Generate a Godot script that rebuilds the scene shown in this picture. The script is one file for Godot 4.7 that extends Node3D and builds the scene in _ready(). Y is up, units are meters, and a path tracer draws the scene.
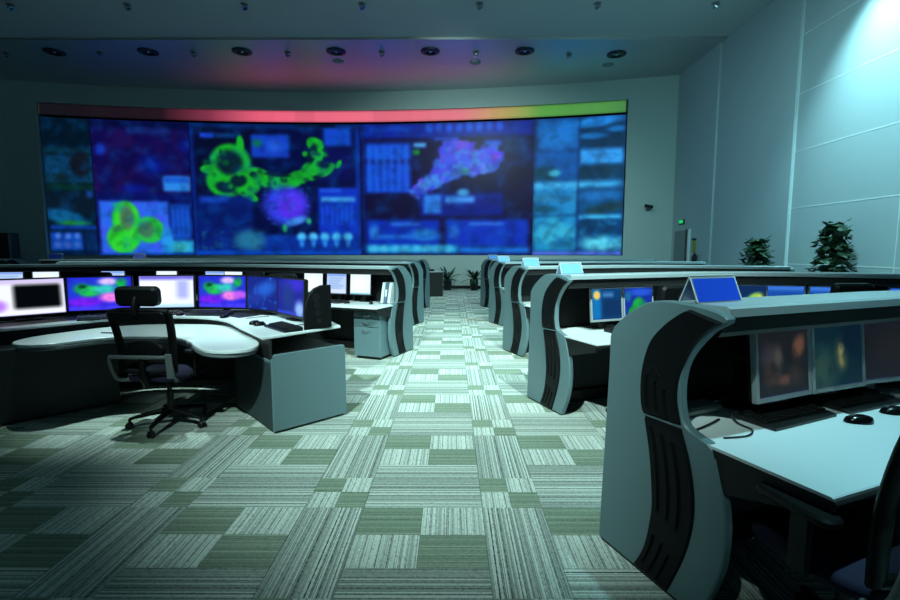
extends Node3D
# A dim control room: a curved video wall, rows of consoles on both sides of an aisle, a ring desk with a chair.

var M := {}
var taken := {}
var rng := RandomNumberGenerator.new()
const CEIL := 7.7
const ARC_R := 47.5
const ARC_X := -4.9
const ARC_Z := 28.0

func _ready() -> void:
	rng.seed = 77
	# ---------------------------------------------------------------- camera
	var cam := Camera3D.new()
	cam.name = "camera"
	add_child(cam)
	cam.position = Vector3(0, 1.5, 0)
	cam.rotation = Vector3(-atan(49.0 / 480.0), atan(2.0 / 480.0), 0)
	cam.fov = rad_to_deg(2.0 * atan(300.0 / 480.0))
	cam.near = 0.05
	cam.far = 80.0
	cam.current = true
	# ---------------------------------------------------------------- surroundings and exposure
	var we := WorldEnvironment.new()
	we.name = "world_environment"
	var env := Environment.new()
	env.background_mode = Environment.BG_COLOR
	env.background_color = Color(0, 0, 0)
	env.tonemap_mode = Environment.TONE_MAPPER_LINEAR
	env.tonemap_exposure = 1.0
	env.sdfgi_enabled = true
	env.ssao_enabled = true
	env.ssil_enabled = true
	we.environment = env
	add_child(we)
	# ---------------------------------------------------------------- lamps: x, z, aimed at x, z on the floor, energy, cone, colour
	var lamps := [
		[-2.3, 2.4, 0.7, -6.2, 150.0, 20.5, COOL], [2.3, 0.4, -0.3, -8.6, 115.0, 23.0, COOL], [-0.2, -8.2, -0.2, -8.6, 38.0, 34.0, COOL], [-0.2, -11.4, 0.4, -21.0, 40.0, 52.0, COOL],
		[2.3, -1.5, 2.0, -1.8, 42.0, 14.0, CYAN], [-2.7, -4.0, -2.75, -4.7, 52.0, 12.0, COOL], [4.4, -6.6, 5.2, -11.0, 36.0, 75.0, CYAN], [-7.2, -9.0, -7.6, -10.8, 34.0, 34.0, COOL],
	]
	var wall_lamps := [[7.3, -9.45, 50.0, 43.0, CYAN]]
	materials()
	build_shell()
	for l in lamps:
		lit_downlight(Vector3(l[0], CEIL, l[1]), Vector3(l[2] - l[0], -CEIL, l[3] - l[1]), l[4], l[5], l[6], "lit spotlight on a short stem under the upper ceiling", "lit spotlights over the rows")
	for l in wall_lamps:
		lit_downlight(Vector3(l[0], CEIL + 0.22, l[1]), Vector3(0.06, -1, 0), l[2], l[3], l[4], "lit stem spotlight close to the right panelled wall, aimed down it", "")
	build_ceiling_fixtures()
	build_video_wall()
	build_rows()
	build_ring_desk()
	build_front_station()
	build_other_stations()
	build_plants()
	build_wall_things()

const COOL := Color(0.84, 1.0, 0.97)
const CYAN := Color(0.66, 0.96, 1.0)

# ==================================================================== naming and assembling
func numbered(parent: Node, base: String) -> String:
	var key := "%d/%s" % [parent.get_instance_id(), base]
	var n: int = taken.get(key, 0)
	taken[key] = n + 1
	return base if n == 0 else "%s_%03d" % [base, n]

func tag(o: Node, label: String, category := "", group := "", kind := "") -> Node:
	if label: o.set_meta("label", label)
	if category: o.set_meta("category", category)
	if group: o.set_meta("group", group)
	if kind: o.set_meta("kind", kind)
	return o

func thing(called: String, label: String, category: String, xf := Transform3D.IDENTITY, group := "") -> Node3D:
	var o := Node3D.new()
	o.name = numbered(self, called)
	add_child(o)
	o.transform = xf
	tag(o, label, category, group)
	return o

func part(parent: Node, called: String, st, m, xf := Transform3D.IDENTITY) -> MeshInstance3D:
	var o := MeshInstance3D.new()
	o.name = numbered(parent, called)
	o.mesh = done(st) if st is SurfaceTool else st
	if m: o.material_override = m
	parent.add_child(o)
	o.transform = xf
	return o

func one(called: String, st, m, label: String, category: String, xf := Transform3D.IDENTITY, group := "") -> MeshInstance3D:
	var o := part(self, called, st, m, xf)
	tag(o, label, category, group)
	return o

func copy_of(src: Node3D, xf: Transform3D, label := "", group := "") -> Node3D:
	var base: String = src.get_meta("base_name")
	var o: Node3D = src.duplicate()
	o.name = numbered(self, base)
	add_child(o)
	o.transform = xf
	if label: o.set_meta("label", label)
	if group: o.set_meta("group", group)
	return o

func place(x: float, y: float, z: float, turn_deg := 0.0) -> Transform3D:
	return Transform3D(Basis(Vector3.UP, deg_to_rad(turn_deg)), Vector3(x, y, z))

# ==================================================================== mesh tools
func S() -> SurfaceTool:
	var st := SurfaceTool.new()
	st.begin(Mesh.PRIMITIVE_TRIANGLES)
	st.set_smooth_group(-1)
	return st

func done(st: SurfaceTool) -> ArrayMesh:
	st.generate_normals()
	return st.commit()

func tri(st: SurfaceTool, a: Vector3, b: Vector3, c: Vector3) -> void:
	st.add_vertex(a); st.add_vertex(b); st.add_vertex(c)

func quad(st: SurfaceTool, a: Vector3, b: Vector3, c: Vector3, d: Vector3) -> void:
	tri(st, a, b, c); tri(st, a, c, d)

func quad_uv(st: SurfaceTool, p: Array, uv: Array) -> void:
	for i in [0, 1, 2, 0, 2, 3]:
		st.set_uv(uv[i]); st.add_vertex(p[i])

# chamfered box, centred on xf
func box(st: SurfaceTool, xf: Transform3D, size: Vector3, bev := 0.004) -> void:
	st.set_smooth_group(-1)
	var h := size * 0.5
	var b: float = minf(bev, minf(h.x, minf(h.y, h.z)) * 0.9)
	var P := func(sx, sy, sz, ax) -> Vector3:
		var v := Vector3(sx * (h.x - (0.0 if ax == 0 else b)), sy * (h.y - (0.0 if ax == 1 else b)), sz * (h.z - (0.0 if ax == 2 else b)))
		return xf * v
	for s in [-1, 1]:
		var f := [[P.call(s, -1, -1, 0), P.call(s, 1, -1, 0), P.call(s, 1, 1, 0), P.call(s, -1, 1, 0)],
			[P.call(-1, s, -1, 1), P.call(-1, s, 1, 1), P.call(1, s, 1, 1), P.call(1, s, -1, 1)],
			[P.call(-1, -1, s, 2), P.call(1, -1, s, 2), P.call(1, 1, s, 2), P.call(-1, 1, s, 2)]]
		for q in f:
			if s > 0: quad(st, q[3], q[2], q[1], q[0])
			else: quad(st, q[0], q[1], q[2], q[3])
		for t in [-1, 1]:
			edge(st, P.call(-1, s, t, 1), P.call(1, s, t, 1), P.call(1, s, t, 2), P.call(-1, s, t, 2), s * t > 0)
			edge(st, P.call(s, -1, t, 2), P.call(s, 1, t, 2), P.call(s, 1, t, 0), P.call(s, -1, t, 0), s * t > 0)
			edge(st, P.call(s, t, -1, 0), P.call(s, t, 1, 0), P.call(s, t, 1, 1), P.call(s, t, -1, 1), s * t > 0)
			for w in [-1, 1]:
				var a: Vector3 = P.call(s, t, w, 0)
				var c: Vector3 = P.call(s, t, w, 1)
				var d: Vector3 = P.call(s, t, w, 2)
				if s * t * w > 0: tri(st, a, d, c)
				else: tri(st, a, c, d)

func edge(st: SurfaceTool, a, b, c, d, flip: bool) -> void:
	if flip: quad(st, a, b, c, d)
	else: quad(st, d, c, b, a)

func bx(x0: float, x1: float, y0: float, y1: float, z0: float, z1: float, bev := 0.004) -> SurfaceTool:
	var st := S()
	box(st, Transform3D(Basis(), Vector3((x0 + x1) / 2, (y0 + y1) / 2, (z0 + z1) / 2)), Vector3(absf(x1 - x0), absf(y1 - y0), absf(z1 - z0)), bev)
	return st

# polygon in xy pushed out along z from 0 to depth, edges chamfered, then moved by xf
func prism(st: SurfaceTool, poly: PackedVector2Array, depth: float, xf: Transform3D, bev := 0.0) -> void:
	var n := poly.size()
	var inner := PackedVector2Array()
	var turn := 1.0 if not Geometry2D.is_polygon_clockwise(poly) else -1.0
	for i in n:
		var a := (poly[i] - poly[(i + n - 1) % n]).normalized()
		var c := (poly[(i + 1) % n] - poly[i]).normalized()
		var na := Vector2(-a.y, a.x) * turn
		var nc := Vector2(-c.y, c.x) * turn
		var m := (na + nc)
		m = m / maxf(0.5, m.length_squared()) * 2.0
		inner.append(poly[i] + m * bev)
	var ring := func(pl: PackedVector2Array, z: float) -> Array:
		var r := []
		for p in pl: r.append(xf * Vector3(p.x, p.y, z))
		return r
	var levels := [[inner, 0.0], [poly, bev], [poly, depth - bev], [inner, depth]] if bev > 0.0 else [[poly, 0.0], [poly, depth]]
	for k in levels.size() - 1:
		var r0: Array = ring.call(levels[k][0], levels[k][1])
		var r1: Array = ring.call(levels[k + 1][0], levels[k + 1][1])
		for i in n:
			var j := (i + 1) % n
			var ang := absf((poly[j] - poly[i]).angle_to(poly[(j + 1) % n] - poly[j]))
			st.set_smooth_group(-1 if ang > 0.5 else k + 1)
			if turn > 0: quad(st, r0[i], r1[i], r1[j], r0[j])
			else: quad(st, r0[j], r1[j], r1[i], r0[i])
	st.set_smooth_group(-1)
	var idx := Geometry2D.triangulate_polygon(inner)
	var c0: Array = ring.call(inner if bev > 0 else poly, 0.0)
	var c1: Array = ring.call(inner if bev > 0 else poly, depth)
	for i in range(0, idx.size(), 3):
		tri(st, c0[idx[i]], c0[idx[i + 1]], c0[idx[i + 2]])
		tri(st, c1[idx[i + 2]], c1[idx[i + 1]], c1[idx[i]])

func flat_slab(pts: Array, y0: float, y1: float, bev := 0.004) -> SurfaceTool:   # polygon of Vector2(x, z)
	var st := S()
	var pl := PackedVector2Array()
	for p in pts: pl.append(Vector2(p.x, p.y))
	prism(st, pl, y1 - y0, Transform3D(Basis(Vector3(1, 0, 0), Vector3(0, 0, 1), Vector3(0, 1, 0)), Vector3(0, y0, 0)), bev)
	return st

func round_off(pts: Array, steps := 3) -> Array:      # Chaikin corner cutting of a closed outline
	for k in steps:
		var out := []
		for i in pts.size():
			var a: Vector2 = pts[i]
			var b: Vector2 = pts[(i + 1) % pts.size()]
			out.append(a.lerp(b, 0.25)); out.append(a.lerp(b, 0.75))
		pts = out
	return pts

func rounded_rect(w: float, h: float, r: float, n := 4) -> PackedVector2Array:
	var out := PackedVector2Array()
	for c in 4:
		var cx := (w / 2 - r) * (1 if c == 0 or c == 3 else -1)
		var cy := (h / 2 - r) * (1 if c < 2 else -1)
		for i in n + 1:
			var a := PI / 2 * (c + float(i) / n)
			out.append(Vector2(cx + r * cos(a), cy + r * sin(a)))
	return out

func tube(st: SurfaceTool, pts: Array, rad, sides := 8, squash := 1.0) -> void:
	var n := pts.size()
	var rings := []
	var up := Vector3.UP
	for i in n:
		var t: Vector3 = (pts[mini(i + 1, n - 1)] - pts[maxi(i - 1, 0)]).normalized()
		if absf(t.dot(up)) > 0.95: up = Vector3.RIGHT if absf(t.dot(Vector3.RIGHT)) < 0.9 else Vector3.FORWARD
		var s := t.cross(up).normalized()
		var u := s.cross(t).normalized()
		up = u
		var r: float = rad[i] if rad is Array else rad
		var ring := []
		for k in sides:
			var a := TAU * k / sides
			ring.append(pts[i] + s * cos(a) * r + u * sin(a) * r * squash)
		rings.append(ring)
	st.set_smooth_group(1)
	for i in n - 1:
		for k in sides:
			var j := (k + 1) % sides
			quad(st, rings[i][k], rings[i + 1][k], rings[i + 1][j], rings[i][j])
	st.set_smooth_group(-1)
	for k in range(1, sides - 1):
		tri(st, rings[0][0], rings[0][k], rings[0][k + 1])
		tri(st, rings[n - 1][0], rings[n - 1][k + 1], rings[n - 1][k])

func lathe(st: SurfaceTool, prof: Array, n: int, xf := Transform3D.IDENTITY) -> void:   # prof of Vector2(r, y)
	for i in prof.size() - 1:
		st.set_smooth_group(i + 2)
		for k in n:
			var a := TAU * k / n
			var b := TAU * (k + 1) / n
			var p: Vector2 = prof[i]
			var q: Vector2 = prof[i + 1]
			quad(st, xf * Vector3(p.x * cos(a), p.y, p.x * sin(a)), xf * Vector3(p.x * cos(b), p.y, p.x * sin(b)), xf * Vector3(q.x * cos(b), q.y, q.x * sin(b)), xf * Vector3(q.x * cos(a), q.y, q.x * sin(a)))
	st.set_smooth_group(-1)

func smooth_line(pts: Array, per := 6) -> Array:      # Catmull-Rom through points
	var out := []
	for i in pts.size() - 1:
		var a = pts[maxi(i - 1, 0)]
		var b = pts[i]
		var c = pts[i + 1]
		var d = pts[mini(i + 2, pts.size() - 1)]
		for k in per:
			out.append(b.cubic_interpolate(c, a, d, float(k) / per))
	out.append(pts[-1])
	return out

# ==================================================================== materials
func mat(called: String, c: Color, rough := 0.6, metal := 0.0, spec := 0.5) -> StandardMaterial3D:
	var m := StandardMaterial3D.new()
	m.resource_name = called
	m.albedo_color = c
	m.roughness = rough
	m.metallic = metal
	m.metallic_specular = spec
	M[called] = m
	return m

func grain(m: StandardMaterial3D, freq: float, depth: float, scale: float) -> void:
	var nz := FastNoiseLite.new()
	nz.seed = 5
	nz.frequency = freq
	var t := NoiseTexture2D.new()
	t.width = 256; t.height = 256; t.seamless = true
	t.noise = nz
	m.heightmap_enabled = true
	m.heightmap_texture = t
	m.heightmap_scale = depth
	m.uv1_triplanar = true
	m.uv1_scale = Vector3.ONE * scale

func glow(called: String, c: Color, energy: float) -> StandardMaterial3D:
	var m := mat(called, Color(0.02, 0.02, 0.02), 0.3)
	m.emission_enabled = true
	m.emission = c
	m.emission_energy_multiplier = energy
	return m

func screen_mat(called: String, img: Image, energy: float, rough := 0.4) -> StandardMaterial3D:
	var m := mat(called, Color(0.012, 0.012, 0.014), rough, 0.0, 0.3)
	m.emission_enabled = true
	m.emission = Color.BLACK
	m.emission_texture = ImageTexture.create_from_image(img)
	m.emission_energy_multiplier = energy
	return m

func materials() -> void:
	mat("wall_paint", Color(0.69, 0.75, 0.74), 0.7)
	grain(M.wall_paint, 0.08, 0.03, 2.0)
	mat("wall_panel", Color(0.70, 0.74, 0.75), 0.5)
	mat("joint_strip", Color(0.88, 0.90, 0.90), 0.45)
	mat("ceiling_paint", Color(0.66, 0.69, 0.69), 0.65)
	mat("ceiling_satin", Color(0.76, 0.77, 0.77), 0.40, 0.8, 0.6)
	mat("slab", Color(0.10, 0.11, 0.11), 0.95)
	mat("black_skirting", Color(0.06, 0.065, 0.065), 0.6)
	mat("console_grey", Color(0.375, 0.47, 0.495), 0.42)
	grain(M.console_grey, 0.2, 0.008, 6.0)
	mat("shelf_grey", Color(0.60, 0.66, 0.68), 0.38)
	mat("pale_edge", Color(0.74, 0.78, 0.79), 0.35)
	mat("vent_black", Color(0.036, 0.043, 0.054), 0.55, 0.0, 0.3)
	grain(M.vent_black, 0.3, 0.01, 10.0)
	mat("black_panel", Color(0.055, 0.06, 0.065), 0.6)
	mat("dark_grey_panel", Color(0.21, 0.23, 0.235), 0.6)
	mat("laminate", Color(0.86, 0.89, 0.90), 0.33)
	mat("desk_edge", Color(0.42, 0.45, 0.47), 0.45)
	mat("black_plastic", Color(0.045, 0.047, 0.052), 0.42)
	mat("black_gloss", Color(0.03, 0.03, 0.035), 0.2)
	mat("key_black", Color(0.035, 0.036, 0.04), 0.5)
	mat("silver_bezel", Color(0.62, 0.65, 0.66), 0.35, 0.3)
	mat("chrome", Color(0.75, 0.77, 0.78), 0.22, 0.9)
	mat("silver_paint", Color(0.46, 0.49, 0.50), 0.4, 0.35)
	mat("chair_frame", Color(0.035, 0.037, 0.043), 0.5, 0.0, 0.35)
	mat("seat_fabric", Color(0.085, 0.075, 0.19), 0.9)
	mat("head_leather", Color(0.05, 0.052, 0.062), 0.5, 0.0, 0.35)
	var mesh_cloth := mat("mesh_cloth", Color(0.05, 0.055, 0.06, 0.62), 0.9)
	mesh_cloth.transparency = BaseMaterial3D.TRANSPARENCY_ALPHA
	mat("leaf_green", Color(0.12, 0.25, 0.13), 0.6)
	mat("leaf_dark", Color(0.10, 0.21, 0.13), 0.5)
	mat("stem_brown", Color(0.20, 0.17, 0.12), 0.8)
	mat("pot_black", Color(0.05, 0.05, 0.055), 0.4)
	mat("paper", Color(0.86, 0.88, 0.87), 0.8)
	mat("sign_blue", Color(0.10, 0.28, 0.80), 0.4)
	mat("sign_pale_blue", Color(0.42, 0.62, 0.93), 0.4)
	mat("print_white", Color(0.88, 0.92, 0.97), 0.6)
	var acr := mat("acrylic", Color(0.9, 0.97, 0.97, 0.22), 0.08)
	acr.transparency = BaseMaterial3D.TRANSPARENCY_ALPHA
	mat("grey_box", Color(0.50, 0.55, 0.52), 0.6)
	mat("binder_white", Color(0.80, 0.83, 0.84), 0.5)
	mat("binder_blue", Color(0.32, 0.40, 0.50), 0.5)
	mat("cable_grey", Color(0.16, 0.17, 0.18), 0.5)
	mat("door_grey", Color(0.50, 0.54, 0.55), 0.5)
	mat("door_brown", Color(0.30, 0.26, 0.20), 0.6)
	mat("notice_yellow", Color(0.62, 0.64, 0.30), 0.7)
	mat("purple_ink", Color(0.16, 0.08, 0.30), 0.6)
	mat("red_paint", Color(0.12, 0.12, 0.13), 0.5)
	glow("lens_on", Color(0.85, 1.0, 0.98), 6.0)
	mat("lens_off", Color(0.10, 0.11, 0.12), 0.15)

# ==================================================================== room shell
func arc_point(phi: float, y: float, out := 0.0) -> Vector3:      # on the curved wall, out = metres behind its face
	var r := ARC_R + out
	return Vector3(ARC_X + r * sin(phi), y, ARC_Z - r * cos(phi))

func arc_slab(phi0: float, phi1: float, y0: float, y1: float, o0: float, o1: float, n: int) -> SurfaceTool:
	var st := S()
	for i in n:
		var a := lerpf(phi0, phi1, float(i) / n)
		var b := lerpf(phi0, phi1, float(i + 1) / n)
		st.set_smooth_group(1)
		quad(st, arc_point(a, y0, o0), arc_point(a, y1, o0), arc_point(b, y1, o0), arc_point(b, y0, o0))
		st.set_smooth_group(2)
		quad(st, arc_point(b, y0, o1), arc_point(b, y1, o1), arc_point(a, y1, o1), arc_point(a, y0, o1))
		st.set_smooth_group(-1)
		quad(st, arc_point(a, y1, o0), arc_point(a, y1, o1), arc_point(b, y1, o1), arc_point(b, y1, o0))
		quad(st, arc_point(a, y0, o1), arc_point(a, y0, o0), arc_point(b, y0, o0), arc_point(b, y0, o1))
	for e in [[phi0, 1], [phi1, -1]]:
		quad(st, arc_point(e[0], y0, o0), arc_point(e[0], y0, o1), arc_point(e[0], y1, o1), arc_point(e[0], y1, o0))
	return st

func structure(called: String, xf := Transform3D.IDENTITY) -> Node3D:
	var o := Node3D.new()
	o.name = numbered(self, called)
	o.set_meta("kind", "structure")
	add_child(o)
	o.transform = xf
	return o

const SCREEN0 := -0.2235
const SCREEN1 := 0.2404

func build_shell() -> void:
	build_floor()
	# curved wall that holds the video wall in a recess
	var back := structure("wall_back")
	tag(back, "pale curved wall around the recessed video wall")
	part(back, "lower_wall", arc_slab(-0.30, 0.30, -0.02, 1.33, 0.0, 0.6, 48), M.wall_paint)
	part(back, "fascia", arc_slab(-0.30, 0.30, 7.0, 7.95, 0.0, 0.6, 48), M.wall_paint)
	part(back, "side_pier", arc_slab(-0.30, SCREEN0, 1.33, 7.0, 0.0, 0.6, 8), M.wall_paint)
	part(back, "side_pier", arc_slab(SCREEN1, 0.30, 1.33, 7.0, 0.0, 0.6, 8), M.wall_paint)
	part(back, "recess_back", arc_slab(-0.30, 0.30, 1.3, 7.1, 0.5, 0.6, 48), M.black_panel)
	var sk := part(self, "baseboard_back", arc_slab(-0.28, 0.28, 0.0, 0.12, -0.015, 0.01, 48), M.black_skirting)
	sk.set_meta("kind", "structure")
	# right wall: three lengths, each standing a little proud of the nearer one
	var right := structure("wall_right")
	tag(right, "grey panelled right wall with pale joint strips")
	part(right, "wall_body", bx(8.22, 8.6, -0.02, 7.95, -20.2, 4.2, 0.0), M.wall_paint)
	part(right, "plain_panel", bx(8.03, 8.23, 0, 7.8, -18.6, -15.1, 0.01), M.wall_panel)
	part(right, "plain_panel", bx(8.09, 8.23, 0, 7.8, -15.1, -11.75, 0.01), M.wall_panel)
	var rows := [0.0, 1.19, 2.515, 3.84, 5.165, 6.49, 7.8]
	var cuts := [-11.75, -8.9, -6.05, -3.2, -0.35, 2.5, 4.1]
	for i in cuts.size() - 1:
		for k in rows.size() - 1:
			part(right, "panel", bx(8.15, 8.23, rows[k] + 0.012, rows[k + 1] - 0.012, cuts[i] + 0.012, cuts[i + 1] - 0.012, 0.004), M.wall_panel)
		part(right, "joint_strip", bx(8.145, 8.23, 0, 7.8, cuts[i] - 0.012, cuts[i] + 0.012, 0.003), M.joint_strip)
	for k in range(1, rows.size() - 1):
		part(right, "joint_strip", bx(8.147, 8.23, rows[k] - 0.012, rows[k] + 0.012, -11.75, 4.1, 0.003), M.joint_strip)
	var left := part(self, "wall_left", bx(-18.6, -18.2, -0.02, 7.95, -20.2, 4.2, 0.0), M.wall_paint)
	left.set_meta("kind", "structure")
	var rear := part(self, "wall_rear", bx(-18.6, 8.6, -0.02, 7.95, 4.0, 4.4, 0.0), M.wall_paint)
	rear.set_meta("kind", "structure")
	# ceiling: a matt part over the rows and a satin part, slightly lower, over the video wall
	var top := structure("ceiling")
	part(top, "upper_ceiling", bx(-18.6, 8.6, CEIL + 0.07, CEIL + 0.4, -15.0, 4.4, 0.0), M.ceiling_paint)
	part(top, "lower_ceiling", bx(-18.6, 8.6, CEIL, CEIL + 0.4, -20.3, -14.85, 0.0), M.ceiling_satin)

# ---- carpet
func stripe_image(base: Color, dark: Color, pale: Color, dark_share: float, pale_share: float, knots: float, sd: int) -> Image:
	var r := RandomNumberGenerator.new()
	r.seed = sd
	var w := 256
	var h := 256
	var img := Image.create(w, h, false, Image.FORMAT_RGB8)
	var nz := FastNoiseLite.new()
	nz.seed = sd
	nz.frequency = 0.03
	var x := 0
	while x < w:
		var width := r.randi_range(1, 3)
		var k := r.randf()
		var c := base.lerp(pale, r.randf() * 0.35).lerp(dark, r.randf() * 0.22)
		var isdark := false
		if k < dark_share:
			c = base.lerp(dark, r.randf_range(0.6, 1.0)); width = 1; isdark = true
		elif k < dark_share + pale_share:
			c = base.lerp(pale, r.randf_range(0.6, 1.0)); width = r.randi_range(1, 4)
		for i in width:
			if x >= w: break
			for y in h:
				var n := nz.get_noise_2d(x * 2.6, y * 2.0)
				var v := c
				if isdark and n > 0.12: v = c.lerp(base, 0.65)
				elif not isdark and n < -0.28: v = c.lerp(dark, knots)
				var j := r.randf_range(-0.10, 0.10)
				img.set_pixel(x, y, Color(v.r + j, v.g + j, v.b + j))
			x += 1
	return img

func carpet_mat(called: String, img: Image) -> StandardMaterial3D:
	var m := mat(called, Color.WHITE, 1.0, 0.0, 0.2)
	m.albedo_texture = ImageTexture.create_from_image(img)
	m.texture_repeat = true
	return m

func tile_shape(st: SurfaceTool, x0: float, x1: float, z0: float, z1: float, across: bool, off: Vector2, at := Vector3.ZERO) -> void:
	var g := 0.0012
	var a := Vector3(x0 + g, 0, z0 + g) + at
	var b := Vector3(x1 - g, 0, z0 + g) + at
	var c := Vector3(x1 - g, 0, z1 - g) + at
	var d := Vector3(x0 + g, 0, z1 - g) + at
	var uv := []
	for p in [a, b, c, d]:
		var q: Vector3 = p - at
		uv.append((Vector2(q.z, q.x) if across else Vector2(q.x, q.z)) / 0.5 + off)
	st.set_smooth_group(-1)
	quad_uv(st, [a, b, c, d], uv)
	var dn := Vector3(0, -0.006, 0)
	var ring := [a, b, c, d]
	for i in 4:
		var j := (i + 1) % 4
		quad_uv(st, [ring[j], ring[i], ring[i] + dn, ring[j] + dn], [uv[j], uv[i], uv[i], uv[j]])

func build_floor() -> void:
	var fl := structure("floor")
	tag(fl, "striped green and grey carpet tiles laid in a chequered pattern")
	part(fl, "subfloor", bx(-18.6, 8.6, -0.3, -0.006, -20.3, 4.4, 0.0), M.slab)
	var pale := Color(0.86, 0.89, 0.86)
	var dark := Color(0.17, 0.20, 0.19)
	var kinds := {
		"light": carpet_mat("carpet_light", stripe_image(Color(0.72, 0.755, 0.73), dark, pale, 0.26, 0.40, 0.16, 11)),
		"mid": carpet_mat("carpet_mid", stripe_image(Color(0.615, 0.65, 0.63), dark, pale, 0.24, 0.20, 0.14, 12)),
		"long": carpet_mat("carpet_long", stripe_image(Color(0.61, 0.645, 0.62), dark, pale, 0.17, 0.17, 0.12, 13)),
		"green": carpet_mat("carpet_green", stripe_image(Color(0.50, 0.56, 0.495), Color(0.31, 0.36, 0.31), Color(0.64, 0.685, 0.62), 0.18, 0.16, 0.12, 14)),
	}
	# one pattern repeat, 1.045 m by 1.11 m: x, z of the near left corner, width, depth, kind, stripes across
	var A := 0.347
	var W := 0.351
	var cells := [
		[0.0, 0.0, W, 0.74, "mid", false],
		[0.0, 0.74, W / 2, 0.185, "light", false], [W / 2, 0.74, W / 2, 0.185, "green", true],
		[0.0, 0.925, W / 2, 0.185, "green", true], [W / 2, 0.925, W / 2, 0.185, "light", false],
		[W, 0.20, A, 0.27, "light", false], [W + A, 0.20, A, 0.27, "green", true],
		[W, 0.47, A, 0.27, "green", true], [W + A, 0.47, A, 0.27, "light", false],
		[W, 0.74, 2 * A, 0.57, "long", true],
	]
	var px := W + 2 * A
	var pz := 1.11
	var all := []
	for ix in range(-18, 9):
		for iz in range(-5, 17):
			for ci in cells.size():
				var c: Array = cells[ci]
				var x: float = 0.178 + ix * px + c[0]
				var z: float = -1.94 - iz * pz - c[1]
				if x + c[2] < -18.2 or x > 8.2 or z < -19.6 or z - c[3] > 4.0: continue
				var cx: float = x + c[2] / 2
				var cz: float = z - c[3] / 2
				var size := 0.0
				if cz < -1.7 and absf(cx / cz) < 0.98 and cx < 1.6:
					size = c[2] * c[3] / absf(pow(cz, 3))
				all.append([size, ci, cx, cz, rng.randi_range(0, 2)])
	all.sort_custom(func(p, q): return p[0] > q[0])
	var shapes := {}
	for i in 300:
		var e: Array = all[i]
		var c: Array = cells[e[1]]
		var key := "%d/%d" % [e[1], e[4]]
		if not shapes.has(key):
			var st := S()
			tile_shape(st, -c[2] / 2, c[2] / 2, -c[3] / 2, c[3] / 2, c[5], Vector2(e[1] * 0.37 + e[4] * 0.31, e[4] * 0.23))
			shapes[key] = done(st)
		part(fl, "carpet_tile", shapes[key], kinds[c[4]], Transform3D(Basis(), Vector3(e[2], 0, e[3])))
	var rest := {}
	for k in kinds: rest[k] = S()
	for i in range(300, all.size()):
		var e: Array = all[i]
		var c: Array = cells[e[1]]
		tile_shape(rest[c[4]], -c[2] / 2, c[2] / 2, -c[3] / 2, c[3] / 2, c[5], Vector2(e[1] * 0.37 + e[4] * 0.31, e[4] * 0.23), Vector3(e[2], 0, e[3]))
	var am := ArrayMesh.new()
	for k in kinds:
		rest[k].generate_normals()
		rest[k].commit(am)
		am.surface_set_material(am.get_surface_count() - 1, kinds[k])
	var r := part(fl, "distant_carpet_tiles", am, null)
	r.set_meta("kind", "stuff")

# ==================================================================== lamps and ceiling fittings
func lit_downlight(at: Vector3, towards: Vector3, energy: float, cone: float, c: Color, label: String, group: String) -> void:
	var t := thing("spotlight", label, "ceiling lamp", Transform3D(Basis(), at + Vector3(0, 0.07, 0)), group)
	var st := S()
	lathe(st, [Vector2(0.001, 0.0), Vector2(0.07, 0.0), Vector2(0.07, -0.03), Vector2(0.012, -0.035), Vector2(0.012, -0.30), Vector2(0.001, -0.30)], 16)
	part(t, "stem", st, M.silver_paint)
	var aim := towards.normalized()
	var side := aim.cross(Vector3(0, 0, 1) if absf(aim.z) < 0.9 else Vector3.RIGHT).normalized()
	var head := Transform3D(Basis(side, -aim, side.cross(-aim)), Vector3(0, -0.36, 0))
	var hd := S()
	lathe(hd, [Vector2(0.001, 0.12), Vector2(0.05, 0.12), Vector2(0.085, 0.04), Vector2(0.09, -0.10), Vector2(0.08, -0.10), Vector2(0.075, -0.07), Vector2(0.001, -0.06)], 20, head)
	part(t, "lamp_head", hd, M.silver_paint)
	var ln := S()
	lathe(ln, [Vector2(0.001, -0.082), Vector2(0.074, -0.082), Vector2(0.074, -0.09), Vector2(0.001, -0.09)], 20, head)
	part(t, "lens", ln, M.lens_on)
	var sp := SpotLight3D.new()
	sp.name = "lamp_light"
	t.add_child(sp)
	sp.look_at_from_position(t.position + head * Vector3(0, -0.20, 0), t.position + head * Vector3(0, -1.2, 0), Vector3(0, 0, 1))
	sp.light_color = c
	sp.light_energy = energy
	sp.spot_angle = cone
	sp.spot_angle_attenuation = 1.0
	sp.spot_range = 40.0
	sp.spot_attenuation = 2.0
	sp.light_size = 0.08
	sp.shadow_enabled = true

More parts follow.
